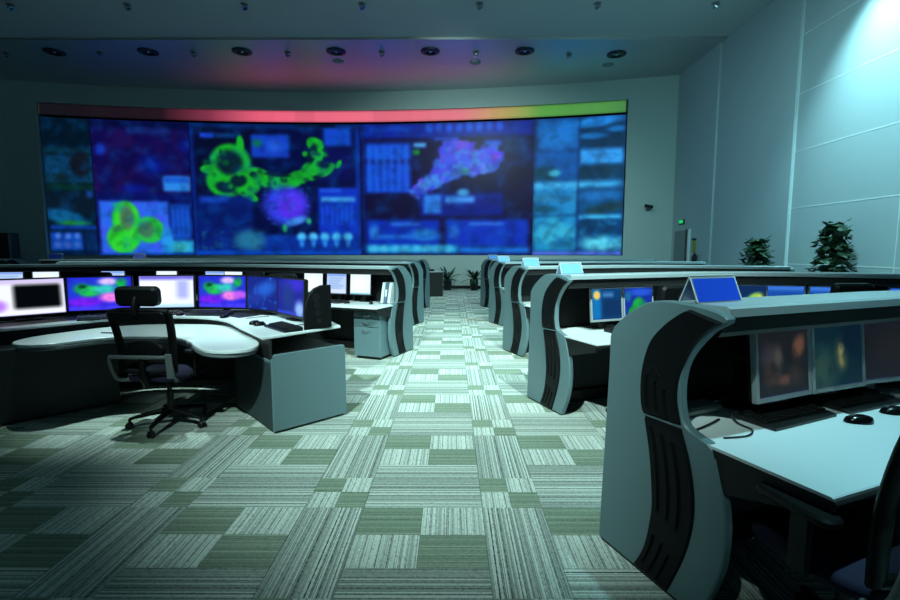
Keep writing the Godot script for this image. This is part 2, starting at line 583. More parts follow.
func build_ceiling_fixtures() -> void:
	# small swivel spots in the upper ceiling
	var proto: Node3D = null
	var k := 0
	var spots := []
	for i in 7: spots.append(Vector3(-11.3 + i * 3.0, CEIL + 0.07, -12.93))
	for i in 7: spots.append(Vector3(-14.0 + i * 2.95, CEIL, -15.72 - (0.2 if i == 6 else 0.0)))
	for p in spots:
		var upper := k < 7
		var lab := "small chrome swivel spot in the upper ceiling" if upper else "small chrome swivel spot between the black ring lights"
		var grp := "swivel spots of the upper ceiling" if upper else "swivel spots of the lower ceiling"
		if proto == null:
			proto = thing("swivel_spot", lab, "ceiling lamp", Transform3D(Basis(), p), grp)
			proto.set_meta("base_name", "swivel_spot")
			var st := S()
			lathe(st, [Vector2(0.001, 0), Vector2(0.10, 0), Vector2(0.10, -0.012), Vector2(0.06, -0.016), Vector2(0.001, -0.016)], 20)
			part(proto, "mounting_plate", st, M.silver_paint)
			var hd := S()
			var tilt := Transform3D(Basis(Vector3(0, 0, 1), 0.5), Vector3(0.0, -0.07, 0))
			lathe(hd, [Vector2(0.001, 0.06), Vector2(0.05, 0.06), Vector2(0.075, 0.0), Vector2(0.075, -0.05), Vector2(0.055, -0.05), Vector2(0.05, -0.02), Vector2(0.001, -0.02)], 16, tilt)
			part(proto, "lamp_head", hd, M.chrome)
			var ls := S()
			lathe(ls, [Vector2(0.001, -0.024), Vector2(0.05, -0.024)], 16, tilt)
			part(proto, "lens", ls, M.lens_off)
		else:
			copy_of(proto, Transform3D(Basis(), p), lab, grp)
		k += 1
	# wide black ring lights, switched off
	var ring: Node3D = null
	for i in 7:
		var p := Vector3(-12.44 + i * 2.94, CEIL, -15.67 - (0.25 if i == 6 else 0.0))
		if ring == null:
			ring = thing("ring_downlight", "wide black unlit ring downlight in the lower ceiling", "ceiling lamp", Transform3D(Basis(), p), "unlit ring downlights")
			ring.set_meta("base_name", "ring_downlight")
			var st := S()
			lathe(st, [Vector2(0.22, 0), Vector2(0.30, 0), Vector2(0.295, -0.03), Vector2(0.20, -0.05), Vector2(0.16, -0.02), Vector2(0.16, 0.0)], 32)
			part(ring, "ring", st, M.black_plastic)
			var rf := S()
			lathe(rf, [Vector2(0.001, -0.004), Vector2(0.16, -0.012)], 28)
			part(ring, "reflector", rf, M.lens_off)
			var bulb := S()
			lathe(bulb, [Vector2(0.001, -0.045), Vector2(0.03, -0.04), Vector2(0.045, -0.02), Vector2(0.045, 0.0)], 14)
			part(ring, "bulb", bulb, M.chrome)
		else:
			copy_of(ring, Transform3D(Basis(), p))
	for p in [Vector3(-3.74, CEIL, -16.45), Vector3(0.76, CEIL, -16.55), Vector3(5.22, CEIL, -16.8)]:
		var st := S()
		lathe(st, [Vector2(0.001, -0.045), Vector2(0.10, -0.04), Vector2(0.17, -0.022), Vector2(0.19, 0.0), Vector2(0.001, 0.0)], 24)
		one("smoke_detector", st, M.grey_box, "flat grey smoke detector on the lower ceiling", "smoke detector", Transform3D(Basis(), p), "smoke detectors on the lower ceiling")

# ==================================================================== painted pictures for displays (soft, out of focus)
class Paint:
	var w: int
	var h: int
	var b := PackedColorArray()
	func _init(ww: int, hh: int, c: Color) -> void:
		w = ww; h = hh
		b.resize(w * h)
		b.fill(c)
	func rect(x0: float, y0: float, x1: float, y1: float, c: Color, soft := 1.5, op := 1.0) -> void:
		for y in range(maxi(0, int(y0 - soft)), mini(h, int(y1 + soft) + 1)):
			var fy := clampf(minf(y + 0.5 - y0, y1 - y - 0.5) / soft * 0.5 + 0.5, 0, 1)
			for x in range(maxi(0, int(x0 - soft)), mini(w, int(x1 + soft) + 1)):
				var fx := clampf(minf(x + 0.5 - x0, x1 - x - 0.5) / soft * 0.5 + 0.5, 0, 1)
				b[y * w + x] = b[y * w + x].lerp(c, fx * fy * op)
	func oval(cx: float, cy: float, rx: float, ry: float, c: Color, soft := 0.3, op := 1.0, turn := 0.0) -> void:
		var r := maxf(rx, ry) * (1 + soft) + 1
		var ct := cos(turn)
		var sn := sin(turn)
		for y in range(maxi(0, int(cy - r)), mini(h, int(cy + r) + 1)):
			for x in range(maxi(0, int(cx - r)), mini(w, int(cx + r) + 1)):
				var dx := x + 0.5 - cx
				var dy := y + 0.5 - cy
				var d := Vector2((dx * ct + dy * sn) / rx, (dy * ct - dx * sn) / ry).length()
				var f := clampf((1 + soft - d) / (2 * soft), 0, 1)
				if f > 0: b[y * w + x] = b[y * w + x].lerp(c, f * f * (3 - 2 * f) * op)
	func mottle(x0: int, y0: int, x1: int, y1: int, c: Color, freq: float, low: float, high: float, op: float, sd: int, stretch := 1.0) -> void:
		var nz := FastNoiseLite.new()
		nz.seed = sd
		nz.frequency = freq
		for y in range(maxi(0, y0), mini(h, y1)):
			for x in range(maxi(0, x0), mini(w, x1)):
				var f := smoothstep(low, high, nz.get_noise_2d(x, y * stretch))
				if f > 0: b[y * w + x] = b[y * w + x].lerp(c, f * op)
	func scatter(ovals: Array, n: int, size: float, cols: Array, op: float, sd: int) -> void:
		var r := RandomNumberGenerator.new()
		r.seed = sd
		for e in ovals:
			for i in n:
				var a := r.randf() * TAU
				var q := Vector2(cos(a) * e[2], sin(a) * e[3]).rotated(e[4]) * sqrt(r.randf()) * 1.06
				oval(e[0] + q.x, e[1] + q.y, size * r.randf_range(0.6, 1.4), size * r.randf_range(0.6, 1.4), cols[r.randi() % cols.size()], 0.5, op)
	func blur(r: int) -> void:
		for pass_no in 2:
			var c := b.duplicate()
			for y in h:
				for x in w:
					var t := Color(0, 0, 0)
					for k in range(-r, r + 1):
						t += c[y * w + clampi(x + k, 0, w - 1)] if pass_no == 0 else c[clampi(y + k, 0, h - 1) * w + x]
					b[y * w + x] = t / (2.0 * r + 1.0)
	func image() -> Image:
		var img := Image.create(w, h, false, Image.FORMAT_RGB8)
		for y in h:
			for x in w: img.set_pixel(x, y, b[y * w + x])
		return img

func rgb(r: int, g: int, bl: int) -> Color:
	return Color(r / 255.0, g / 255.0, bl / 255.0)

func paint_cameras_dim() -> Image:       # 110 x 280, dim feeds
	var p := Paint.new(110, 280, rgb(3, 22, 38))
	p.rect(0, 60, 110, 72, rgb(8, 44, 52), 6)
	p.rect(2, 76, 110, 130, rgb(10, 60, 96), 3)
	p.oval(82, 92, 24, 26, rgb(16, 24, 36), 0.3)
	p.oval(30, 120, 26, 10, rgb(12, 36, 40), 0.5)
	p.rect(4, 132, 110, 146, rgb(8, 44, 36), 4)
	p.rect(2, 148, 110, 196, rgb(10, 26, 42), 3)
	p.mottle(0, 70, 110, 200, rgb(6, 30, 50), 0.06, 0.0, 0.5, 0.6, 3)
	p.rect(92, 146, 106, 160, rgb(20, 60, 140), 4)
	p.oval(36, 200, 44, 14, rgb(14, 92, 140), 0.4, 1.0, 0.15)
	p.oval(60, 214, 34, 6, rgb(26, 130, 50), 0.6)
	p.rect(4, 218, 110, 226, rgb(14, 60, 170), 4)
	p.rect(2, 232, 76, 270, rgb(16, 66, 170), 4)
	for i in 3: p.oval(20 + i * 22, 240, 7, 6, rgb(70, 120, 220), 0.8)
	for i in 3: p.oval(18 + i * 22, 258, 8, 6, rgb(60, 100, 190), 0.8)
	p.rect(80, 230, 110, 276, rgb(8, 34, 80), 4)
	p.rect(0, 272, 110, 280, rgb(4, 24, 60), 3)
	p.mottle(0, 0, p.w, p.h, Color(0.0, 0.04, 0.12), 0.025, -0.2, 0.7, 0.28, 61)
	p.mottle(0, 0, p.w, p.h, rgb(10, 110, 210), 0.02, -0.2, 0.8, 0.30, 62)
	p.blur(2)
	return p.image()

func paint_map_violet() -> Image:        # 196 x 280
	var p := Paint.new(196, 280, rgb(16, 10, 76))
	p.mottle(0, 0, 196, 160, rgb(34, 16, 84), 0.02, -0.2, 0.5, 0.8, 9)
	p.rect(0, 0, 196, 14, rgb(6, 12, 60), 5)
	p.rect(70, 14, 160, 26, rgb(22, 36, 110), 5)
	p.oval(16, 60, 10, 12, rgb(22, 46, 170), 0.6)
	p.oval(120, 92, 26, 20, rgb(12, 28, 140), 0.7)
	p.oval(80, 140, 26, 10, rgb(14, 22, 130), 0.7)
	p.oval(186, 50, 14, 14, rgb(14, 24, 120), 0.7)
	p.rect(0, 150, 196, 166, rgb(10, 18, 96), 5)
	p.rect(138, 112, 194, 144, rgb(50, 140, 236), 4)
	p.rect(140, 114, 192, 126, rgb(28, 88, 210), 4)
	p.rect(6, 166, 146, 280, rgb(44, 104, 238), 4)
	p.mottle(6, 166, 146, 280, rgb(70, 70, 240), 0.03, 0.0, 0.5, 0.6, 4)
	p.oval(58, 204, 28, 38, rgb(40, 206, 44), 0.15)
	p.oval(50, 244, 32, 32, rgb(46, 214, 50), 0.15)
	p.oval(104, 226, 30, 28, rgb(40, 200, 60), 0.15)
	p.scatter([[58, 204, 28, 36, 0.0], [52, 244, 32, 30, 0.0], [104, 226, 28, 26, 0.0]], 9, 7.0, [rgb(30, 214, 40), rgb(60, 220, 60), rgb(30, 190, 80)], 0.6, 10)
	p.oval(60, 200, 14, 26, rgb(78, 128, 84), 0.35)
	p.oval(98, 226, 16, 17, rgb(64, 122, 86), 0.35)
	p.oval(40, 224, 12, 7, rgb(50, 150, 70), 0.5)
	p.rect(148, 170, 192, 246, rgb(16, 62, 178), 4)
	for i in 4: p.rect(152 + i * 10, 176, 157 + i * 10, 240, rgb(24, 84, 200), 3)
	p.oval(140, 250, 12, 30, rgb(40, 150, 240), 0.4)
	p.rect(142, 248, 196, 276, rgb(34, 160, 220), 5)
	p.oval(168, 262, 16, 10, rgb(60, 190, 200), 0.6)
	p.rect(0, 276, 196, 280, rgb(10, 60, 160), 2)
	p.mottle(0, 0, p.w, p.h, Color(0.0, 0.04, 0.12), 0.025, -0.2, 0.7, 0.28, 61)
	p.mottle(0, 0, p.w, p.h, rgb(10, 110, 210), 0.02, -0.2, 0.8, 0.30, 62)
	p.blur(2)
	return p.image()

func paint_map_green() -> Image:         # 340 x 280
	var p := Paint.new(340, 280, rgb(6, 14, 64))
	p.rect(0, 0, 8, 280, rgb(10, 40, 140), 4)
	p.rect(330, 0, 340, 280, rgb(10, 44, 150), 4)
	p.rect(0, 0, 340, 10, rgb(6, 36, 100), 4)
	p.rect(10, 12, 130, 170, rgb(8, 12, 40), 8, 0.8)
	p.rect(20, 20, 48, 30, rgb(24, 70, 220), 3)
	p.rect(50, 20, 100, 30, rgb(10, 50, 110), 3)
	p.rect(120, 22, 196, 70, rgb(20, 62, 190), 4)
	p.oval(132, 40, 9, 8, rgb(12, 110, 90), 0.7)
	p.oval(168, 46, 16, 12, rgb(34, 90, 220), 0.7)
	p.rect(266, 6, 322, 46, rgb(18, 70, 200), 5)
	p.rect(210, 0, 290, 6, rgb(4, 10, 24), 3)
	p.rect(240, 50, 326, 120, rgb(10, 14, 82), 6)
	var g := rgb(22, 178, 44)
	for e in [[78, 80, 40, 38, 0.2], [36, 96, 18, 10, 0.0], [66, 122, 38, 34, 0.4], [102, 124, 34, 26, 0.3], [140, 112, 34, 16, 0.5], [98, 46, 8, 22, 0.0], [112, 152, 20, 9, 0.5],
			[180, 124, 40, 16, -0.1], [212, 112, 34, 14, -0.3], [240, 98, 22, 20, -0.6], [272, 96, 20, 10, -0.7], [254, 62, 12, 30, 0.15], [248, 42, 18, 14, 0.6], [296, 84, 5, 10, 0.5], [228, 62, 6, 6, 0.0]]:
		p.oval(e[0], e[1], e[2], e[3], g, 0.14, 1.0, e[4])
	for e in [[76, 82, 26, 26, 0.3], [92, 120, 17, 13, -0.2], [66, 134, 20, 12, 0.2], [122, 106, 7, 6, 0.0], [242, 62, 9, 22, 0.3], [266, 84, 11, 9, 0.2], [154, 138, 9, 6, 0.2], [170, 106, 26, 5, 0.1], [250, 112, 8, 5, 0.0]]:
		p.oval(e[0], e[1], e[2], e[3], rgb(8, 30, 50), 0.3, 0.95, e[4])
	p.scatter([[60, 86, 30, 30, 0.2], [100, 128, 36, 26, 0.3], [150, 116, 40, 14, 0.3], [226, 106, 40, 16, -0.3], [256, 60, 16, 28, 0.2]], 9, 5.0, [rgb(10, 110, 50), rgb(8, 40, 56), rgb(24, 190, 50)], 0.6, 9)
	p.oval(186, 172, 46, 40, rgb(50, 60, 230), 0.3)
	p.oval(196, 172, 26, 28, rgb(92, 44, 240), 0.6)
	p.mottle(136, 132, 236, 214, rgb(60, 120, 240), 0.07, 0.1, 0.6, 0.5, 2)
	p.oval(206, 206, 22, 8, rgb(70, 140, 240), 0.6, 1.0, -0.3)
	p.oval(182, 222, 5, 8, rgb(40, 190, 100), 0.6)
	p.oval(232, 206, 5, 6, rgb(40, 180, 110), 0.6)
	p.rect(10, 152, 118, 280, rgb(10, 36, 128), 5, 0.85)
	p.rect(14, 154, 70, 166, rgb(22, 66, 190), 4)
	p.rect(14, 172, 110, 220, rgb(8, 26, 100), 5)
	p.rect(252, 134, 334, 236, rgb(14, 50, 190), 4)
	p.rect(256, 136, 300, 144, rgb(30, 80, 220), 3)
	p.rect(258, 154, 328, 164, rgb(64, 160, 240), 4)
	for i in 7: p.rect(258 + i * 10, 170, 263 + i * 10, 214, rgb(22, 74, 210), 3)
	p.rect(118, 236, 332, 272, rgb(12, 56, 178), 5, 0.8)
	for i in 5:
		p.oval(216 + i * 24, 240, 9, 9, rgb(80, 200, 255), 0.6)
		p.oval(216 + i * 24, 254, 5, 9, rgb(40, 130, 230), 0.6)
	p.oval(110, 248, 30, 22, rgb(36, 112, 150), 0.5)
	p.mottle(14, 228, 140, 276, rgb(30, 96, 130), 0.05, 0.0, 0.5, 0.6, 6)
	p.rect(0, 270, 340, 280, rgb(10, 66, 180), 3)
	p.mottle(0, 0, p.w, p.h, Color(0.0, 0.04, 0.12), 0.025, -0.2, 0.7, 0.28, 61)
	p.mottle(0, 0, p.w, p.h, rgb(10, 110, 210), 0.02, -0.2, 0.8, 0.30, 62)
	p.blur(2)
	return p.image()

func paint_map_purple() -> Image:        # 346 x 280
	var p := Paint.new(346, 280, rgb(16, 10, 60))
	p.rect(0, 0, 346, 30, rgb(12, 34, 150), 5)
	for i in 8: p.oval(140 + i * 20, 10, 7, 9, rgb(24, 80, 220), 0.7)
	p.rect(20, 6, 100, 16, rgb(14, 56, 180), 4)
	p.rect(2, 0, 8, 280, rgb(6, 30, 110), 3)
	p.rect(10, 40, 102, 76, rgb(18, 76, 212), 6)
	p.rect(10, 82, 102, 146, rgb(16, 64, 200), 5)
	for i in 6: p.rect(14 + i * 15, 46, 22 + i * 15, 142, rgb(30, 100, 230), 4, 0.7)
	p.rect(108, 40, 134, 50, rgb(70, 160, 230), 4)
	p.oval(114, 60, 7, 6, rgb(20, 140, 40), 0.6)
	p.rect(150, 30, 200, 36, rgb(24, 76, 200), 3)
	p.rect(250, 38, 284, 50, rgb(30, 90, 220), 5)
	p.rect(288, 34, 334, 64, rgb(14, 46, 100), 5)
	var ov := [[190, 62, 30, 26, 0.0], [232, 84, 46, 26, -0.2], [262, 76, 22, 24, 0.0], [180, 96, 44, 24, -0.5], [144, 122, 38, 13, -0.45], [118, 142, 13, 11, -0.9]]
	for e in ov: p.oval(e[0], e[1], e[2], e[3], rgb(52, 76, 226), 0.12, 1.0, e[4])
	p.scatter(ov, 26, 7.0, [rgb(66, 60, 232), rgb(54, 110, 236), rgb(96, 62, 226), rgb(50, 84, 230), rgb(64, 130, 230)], 0.75, 6)
	p.scatter([[222, 96, 40, 16, -0.2], [150, 120, 34, 8, -0.4]], 14, 6.0, [rgb(70, 150, 236), rgb(50, 130, 210), rgb(110, 120, 240)], 0.6, 7)
	p.scatter([[210, 46, 20, 6, 0.0], [268, 70, 10, 12, 0.0]], 8, 7.0, [rgb(120, 54, 220), rgb(84, 44, 236)], 0.7, 8)
	p.oval(212, 102, 9, 7, rgb(44, 150, 170), 0.8)
	p.rect(104, 150, 110, 160, rgb(60, 110, 230), 4)
	p.rect(120, 148, 290, 196, rgb(10, 26, 130), 5)
	p.rect(128, 150, 164, 190, rgb(44, 126, 236), 5)
	p.rect(172, 154, 232, 168, rgb(66, 146, 240), 5)
	p.oval(208, 146, 12, 8, rgb(60, 150, 210), 0.6)
	p.rect(10, 150, 112, 196, rgb(16, 12, 54), 6)
	p.rect(290, 90, 340, 200, rgb(20, 10, 52), 8)
	p.rect(10, 204, 160, 262, rgb(12, 46, 176), 5)
	p.rect(174, 204, 338, 262, rgb(14, 48, 184), 5)
	p.rect(60, 210, 120, 216, rgb(50, 110, 220), 4)
	p.rect(220, 210, 290, 216, rgb(50, 110, 220), 4)
	p.oval(26, 230, 10, 14, rgb(40, 120, 220), 0.7)
	p.oval(190, 230, 10, 14, rgb(36, 100, 210), 0.7)
	p.oval(130, 236, 26, 12, rgb(36, 130, 210), 0.7)
	p.rect(20, 236, 150, 244, rgb(30, 110, 214), 5)
	p.rect(10, 258, 200, 276, rgb(30, 146, 222), 5)
	p.rect(200, 262, 340, 276, rgb(20, 110, 220), 5)
	for i in 8: p.oval(24 + i * 22, 266, 9, 7, rgb(66, 186, 230), 0.8)
	p.mottle(0, 0, p.w, p.h, Color(0.0, 0.04, 0.12), 0.025, -0.2, 0.7, 0.28, 61)
	p.mottle(0, 0, p.w, p.h, rgb(10, 110, 210), 0.02, -0.2, 0.8, 0.30, 62)
	p.blur(2)
	return p.image()

func paint_cameras_bright() -> Image:    # 186 x 280, eight feeds
	var p := Paint.new(186, 280, rgb(6, 40, 96))
	p.rect(6, 2, 92, 62, rgb(18, 96, 176), 5)
	p.oval(54, 36, 34, 28, rgb(24, 116, 206), 0.6)
	p.rect(96, 2, 186, 62, rgb(8, 44, 80), 4)
	p.oval(130, 10, 50, 10, rgb(36, 140, 236), 0.5, 1.0, -0.1)
	p.oval(118, 38, 26, 6, rgb(24, 110, 190), 0.6)
	p.oval(168, 26, 18, 6, rgb(24, 110, 190), 0.6)
	p.rect(4, 66, 92, 126, rgb(14, 84, 166), 5)
	p.oval(24, 112, 24, 16, rgb(10, 50, 60), 0.6)
	p.oval(44, 110, 12, 7, rgb(60, 180, 210), 0.6)
	p.rect(96, 64, 184, 96, rgb(52, 160, 244), 5)
	p.rect(96, 96, 184, 126, rgb(8, 48, 76), 6)
	p.rect(2, 130, 92, 196, rgb(30, 136, 200), 4)
	p.rect(2, 128, 184, 142, rgb(64, 180, 240), 6)
	p.oval(44, 162, 46, 8, rgb(40, 130, 180), 0.6)
	p.oval(26, 184, 26, 8, rgb(18, 78, 100), 0.6)
	p.rect(96, 146, 184, 192, rgb(14, 82, 136), 5)
	p.oval(136, 158, 36, 10, rgb(30, 110, 190), 0.7)
	p.oval(150, 184, 40, 10, rgb(26, 62, 74), 0.6, 1.0, -0.2)
	p.rect(2, 198, 92, 272, rgb(28, 140, 196), 5)
	p.oval(46, 232, 42, 26, rgb(52, 176, 216), 0.6)
	p.oval(66, 258, 24, 9, rgb(26, 110, 150), 0.7)
	p.rect(96, 196, 184, 206, rgb(58, 180, 236), 4)
	p.rect(96, 208, 184, 244, rgb(10, 62, 108), 5)
	p.mottle(92, 206, 186, 250, rgb(30, 120, 180), 0.025, 0.0, 0.6, 0.7, 21)
	p.oval(146, 256, 44, 16, rgb(90, 216, 246), 0.6)
	p.mottle(0, 0, 186, 272, rgb(8, 60, 110), 0.02, 0.0, 0.7, 0.45, 17, 1.6)
	p.rect(0, 272, 186, 280, rgb(80, 110, 220), 3)
	p.rect(92, 0, 96, 270, rgb(8, 50, 110), 2, 0.6)
	p.mottle(0, 0, p.w, p.h, Color(0.0, 0.04, 0.12), 0.025, -0.2, 0.7, 0.28, 61)
	p.mottle(0, 0, p.w, p.h, rgb(10, 110, 210), 0.02, -0.2, 0.8, 0.30, 62)
	p.blur(2)
	return p.image()

func build_video_wall() -> void:
	var t := thing("video_wall", "huge curved video wall glowing blue with maps and camera feeds", "video wall")
	var cuts := [SCREEN0 + 0.0006, -0.1883, -0.1142, 0.0258, 0.1696, SCREEN1 - 0.0006]
	var imgs := [paint_cameras_dim(), paint_map_violet(), paint_map_green(), paint_map_purple(), paint_cameras_bright()]
	var labels := ["dim display with camera feeds", "violet display with a green shape on bright blue", "dark blue display with a green map", "blue display with a purple map", "bright cyan display with eight camera feeds"]
	for i in 5:
		var st := S()
		var n := 12
		st.set_smooth_group(1)
		for k in n:
			var a := lerpf(cuts[i] + 0.0002, cuts[i + 1] - 0.0002, float(k) / n)
			var b := lerpf(cuts[i] + 0.0002, cuts[i + 1] - 0.0002, float(k + 1) / n)
			quad_uv(st, [arc_point(a, 1.34, 0.16), arc_point(a, 6.5, 0.16), arc_point(b, 6.5, 0.16), arc_point(b, 1.34, 0.16)],
				[Vector2(float(k) / n, 1), Vector2(float(k) / n, 0), Vector2(float(k + 1) / n, 0), Vector2(float(k + 1) / n, 1)])
		var d := part(t, "display", st, screen_mat("display_%d" % i, imgs[i], 1.0))
		tag(d, labels[i])
		part(t, "display_housing", arc_slab(cuts[i], cuts[i + 1], 1.335, 6.505, 0.162, 0.3, 10), M.black_panel)
	# running LED line above the displays: dark at its left end, then red, then green
	var w := 256
	var img := Image.create(w, 16, false, Image.FORMAT_RGB8)
	var keys := [[0.0, Color(0.005, 0.005, 0.008)], [0.19, Color(0.012, 0.006, 0.01)], [0.27, Color(0.16, 0.025, 0.05)], [0.36, Color(0.56, 0.08, 0.14)], [0.62, Color(0.58, 0.12, 0.17)],
		[0.72, Color(0.48, 0.12, 0.15)], [0.79, Color(0.34, 0.24, 0.08)], [0.86, Color(0.07, 0.26, 0.045)], [1.0, Color(0.045, 0.17, 0.045)]]
	var r := RandomNumberGenerator.new()
	r.seed = 4
	var gap := 1.0
	for x in w:
		var u := float(x) / w
		var c := Color.BLACK
		for k in keys.size() - 1:
			if u >= keys[k][0] and u <= keys[k + 1][0]:
				var c0: Color = keys[k][1]
				var c1: Color = keys[k + 1][1]
				c = c0.lerp(c1, (u - keys[k][0]) / (keys[k + 1][0] - keys[k][0]))
		if x % 9 == 0: gap = r.randf_range(0.92, 1.08)
		for y in 16:
			var edge_dim := 0.75 if y < 2 or y > 13 else 1.0
			img.set_pixel(x, y, Color(c.r * gap * edge_dim, c.g * gap * edge_dim, c.b * gap * edge_dim).linear_to_srgb())
	var bd := thing("led_ticker", "long curved LED ticker glowing red then green above the video wall", "LED sign")
	part(bd, "housing", arc_slab(SCREEN0 + 0.0006, SCREEN1 - 0.0006, 6.56, 6.995, 0.10, 0.2, 40), M.black_panel)
	var ls := S()
	ls.set_smooth_group(1)
	for k in 60:
		var a := lerpf(SCREEN0 + 0.001, SCREEN1 - 0.001, k / 60.0)
		var b := lerpf(SCREEN0 + 0.001, SCREEN1 - 0.001, (k + 1) / 60.0)
		quad_uv(ls, [arc_point(a, 6.57, 0.098), arc_point(a, 6.99, 0.098), arc_point(b, 6.99, 0.098), arc_point(b, 6.57, 0.098)],
			[Vector2(k / 60.0, 1), Vector2(k / 60.0, 0), Vector2((k + 1) / 60.0, 0), Vector2((k + 1) / 60.0, 1)])
	part(bd, "led_face", ls, screen_mat("led_face", img, 1.4))

# ==================================================================== console rows
func make_path(p0: Vector3, side: float, a0: float, length: float, a1: float, hold: float) -> Dictionary:
	# side +1 runs to the right, -1 to the left; the heading turns from a0 to a1 degrees away from straight across
	var n := int(length / 0.08)
	var ds := length / n
	var p := p0
	var pts := []
	for i in n + 1:
		var t := i * ds
		var f := clampf((t - hold) / maxf(0.01, length - 2 * hold), 0, 1)
		var a := deg_to_rad(lerpf(a0, a1, f))
		var d := Vector3(side * cos(a), 0, -sin(a))
		var nn := Vector3(side * sin(a), 0, cos(a))
		pts.append({"p": p, "n": nn, "d": d})
		p += d * ds
	return {"pts": pts, "ds": ds, "len": length, "side": side, "p0": p0}

func at_row(row: Dictionary, t: float, s: float, h: float, turn := 0.0) -> Transform3D:
	var f: float = clampf(t / row.ds, 0.0, row.pts.size() - 1.001)
	var i := int(f)
	var p: Vector3 = row.pts[i].p.lerp(row.pts[i + 1].p, f - i)
	var n: Vector3 = row.pts[i].n.lerp(row.pts[i + 1].n, f - i).normalized()
	return Transform3D(Basis(Vector3.UP.cross(n), Vector3.UP, n) * Basis(Vector3.UP, deg_to_rad(turn)), p + n * s + Vector3(0, h, 0))

func t_of_x(row: Dictionary, x: float, s: float) -> float:
	var best := 0.0
	var err := 1e9
	for i in row.pts.size():
		var e: float = absf(row.pts[i].p.x + row.pts[i].n.x * s - x)
		if e < err: err = e; best = i * row.ds
	return best

func sweep(row: Dictionary, prof: Array, t0: float, t1: float, step := 0.16) -> SurfaceTool:
	var st := S()
	var n := maxi(1, int((t1 - t0) / step))
	var rings := []
	for i in n + 1:
		var x := at_row(row, lerpf(t0, t1, float(i) / n), 0, 0)
		x.origin -= row.p0
		var ring := []
		for q in prof: ring.append(x * Vector3(0, q.y, q.x))
		rings.append(ring)
	var m := prof.size()
	for k in m:
		st.set_smooth_group(k + 1)
		var j := (k + 1) % m
		for i in n:
			quad(st, rings[i][k], rings[i][j], rings[i + 1][j], rings[i + 1][k])
	st.set_smooth_group(-1)
	var pl := PackedVector2Array()
	for q in prof: pl.append(q)
	var idx := Geometry2D.triangulate_polygon(pl)
	for i in range(0, idx.size(), 3):
		tri(st, rings[0][idx[i]], rings[0][idx[i + 1]], rings[0][idx[i + 2]])
		tri(st, rings[n][idx[i + 2]], rings[n][idx[i + 1]], rings[n][idx[i]])
	return st

func v2(flat: Array) -> Array:
	var out := []
	for i in range(0, flat.size(), 2): out.append(Vector2(flat[i], flat[i + 1]))
	return out

var panel_meshes := {}

func end_panel_meshes(mirror: bool) -> Dictionary:
	var key := "m" if mirror else "p"
	if panel_meshes.has(key): return panel_meshes[key]
	var sx := -1.0 if mirror else 1.0        # the body lies towards +x * sx, the outer face at x = 0
	var to := Transform3D(Basis(Vector3(0, 0, 1), Vector3(0, 1, 0), Vector3(sx, 0, 0)), Vector3.ZERO)
	var outline := v2([0.0, 0.012, 0.012, 0.33, 0.026, 0.66, 0.036, 0.92, 0.038, 1.085])
	outline.append_array(smooth_line(v2([0.06, 1.128, 0.13, 1.19, 0.25, 1.262, 0.35, 1.287, 0.445, 1.289, 0.54, 1.283, 0.61, 1.274, 0.65, 1.263, 0.675, 1.247]), 3))
	outline.append_array(smooth_line(v2([0.670, 1.232, 0.645, 1.216, 0.60, 1.186, 0.54, 1.119, 0.50, 1.058, 0.479, 0.99, 0.474, 0.904, 0.487, 0.825, 0.513, 0.780, 0.56, 0.762, 0.615, 0.75]), 3))
	outline.append_array(smooth_line(v2([0.641, 0.732, 0.669, 0.644, 0.696, 0.557, 0.714, 0.448, 0.711, 0.324, 0.693, 0.228, 0.655, 0.118, 0.60, 0.012]), 3))
	var body := S()
	prism(body, PackedVector2Array(outline), 0.045, to, 0.006)
	var foot := S()
	prism(foot, PackedVector2Array(v2([0.02, 0.0, 0.02, 0.013, 0.58, 0.013, 0.58, 0.0])), 0.03, to.translated(Vector3(0.007 * sx, 0, 0)))
	var lo_l := v2([0.254, 0.014, 0.321, 0.152, 0.354, 0.339, 0.346, 0.476, 0.326, 0.609, 0.294, 0.737, 0.286, 0.757])
	var lo_r := v2([0.458, 0.014, 0.535, 0.214, 0.571, 0.368, 0.573, 0.497, 0.545, 0.632, 0.498, 0.752, 0.494, 0.766])
	var hi_l := v2([0.282, 0.766, 0.265, 0.822, 0.26, 0.914, 0.273, 1.01, 0.31, 1.108, 0.38, 1.185, 0.457, 1.242, 0.505, 1.266])
	var hi_r := v2([0.490, 0.777, 0.477, 0.82, 0.463, 0.88, 0.464, 0.945, 0.481, 1.012, 0.525, 1.105, 0.586, 1.18, 0.655, 1.232])
	var lower := vent_mesh(lo_l, lo_r, [[0.07, 0.30], [0.46, 0.95]], sx)
	var upper := vent_mesh(hi_l, hi_r, [[0.06, 0.30]], sx)
	var mark := S()      # a small raised maker's mark, too worn to read
	for e in [[0.335, 0.985, 0.05, 0.5], [0.36, 0.975, 0.05, -0.6], [0.352, 0.955, 0.06, 1.35]]:
		box(mark, Transform3D(Basis(Vector3.RIGHT, e[3]), Vector3(-0.0125 * sx, e[1], e[0])), Vector3(0.003, e[2], 0.008), 0.001)
	panel_meshes[key] = {"body": done(body), "foot": done(foot), "lower": lower, "upper": upper, "mark": done(mark)}
	return panel_meshes[key]

func resample(line: Array, n: int) -> Array:
	var fine := smooth_line(line, 8)
	var acc := [0.0]
	for i in fine.size() - 1: acc.append(acc[i] + fine[i].distance_to(fine[i + 1]))
	var out := []
	var k := 0
	for i in n + 1:
		var d: float = acc[-1] * i / n
		while k < fine.size() - 2 and acc[k + 1] < d: k += 1
		out.append(fine[k].lerp(fine[k + 1], clampf((d - acc[k]) / maxf(1e-6, acc[k + 1] - acc[k]), 0, 1)))
	return out

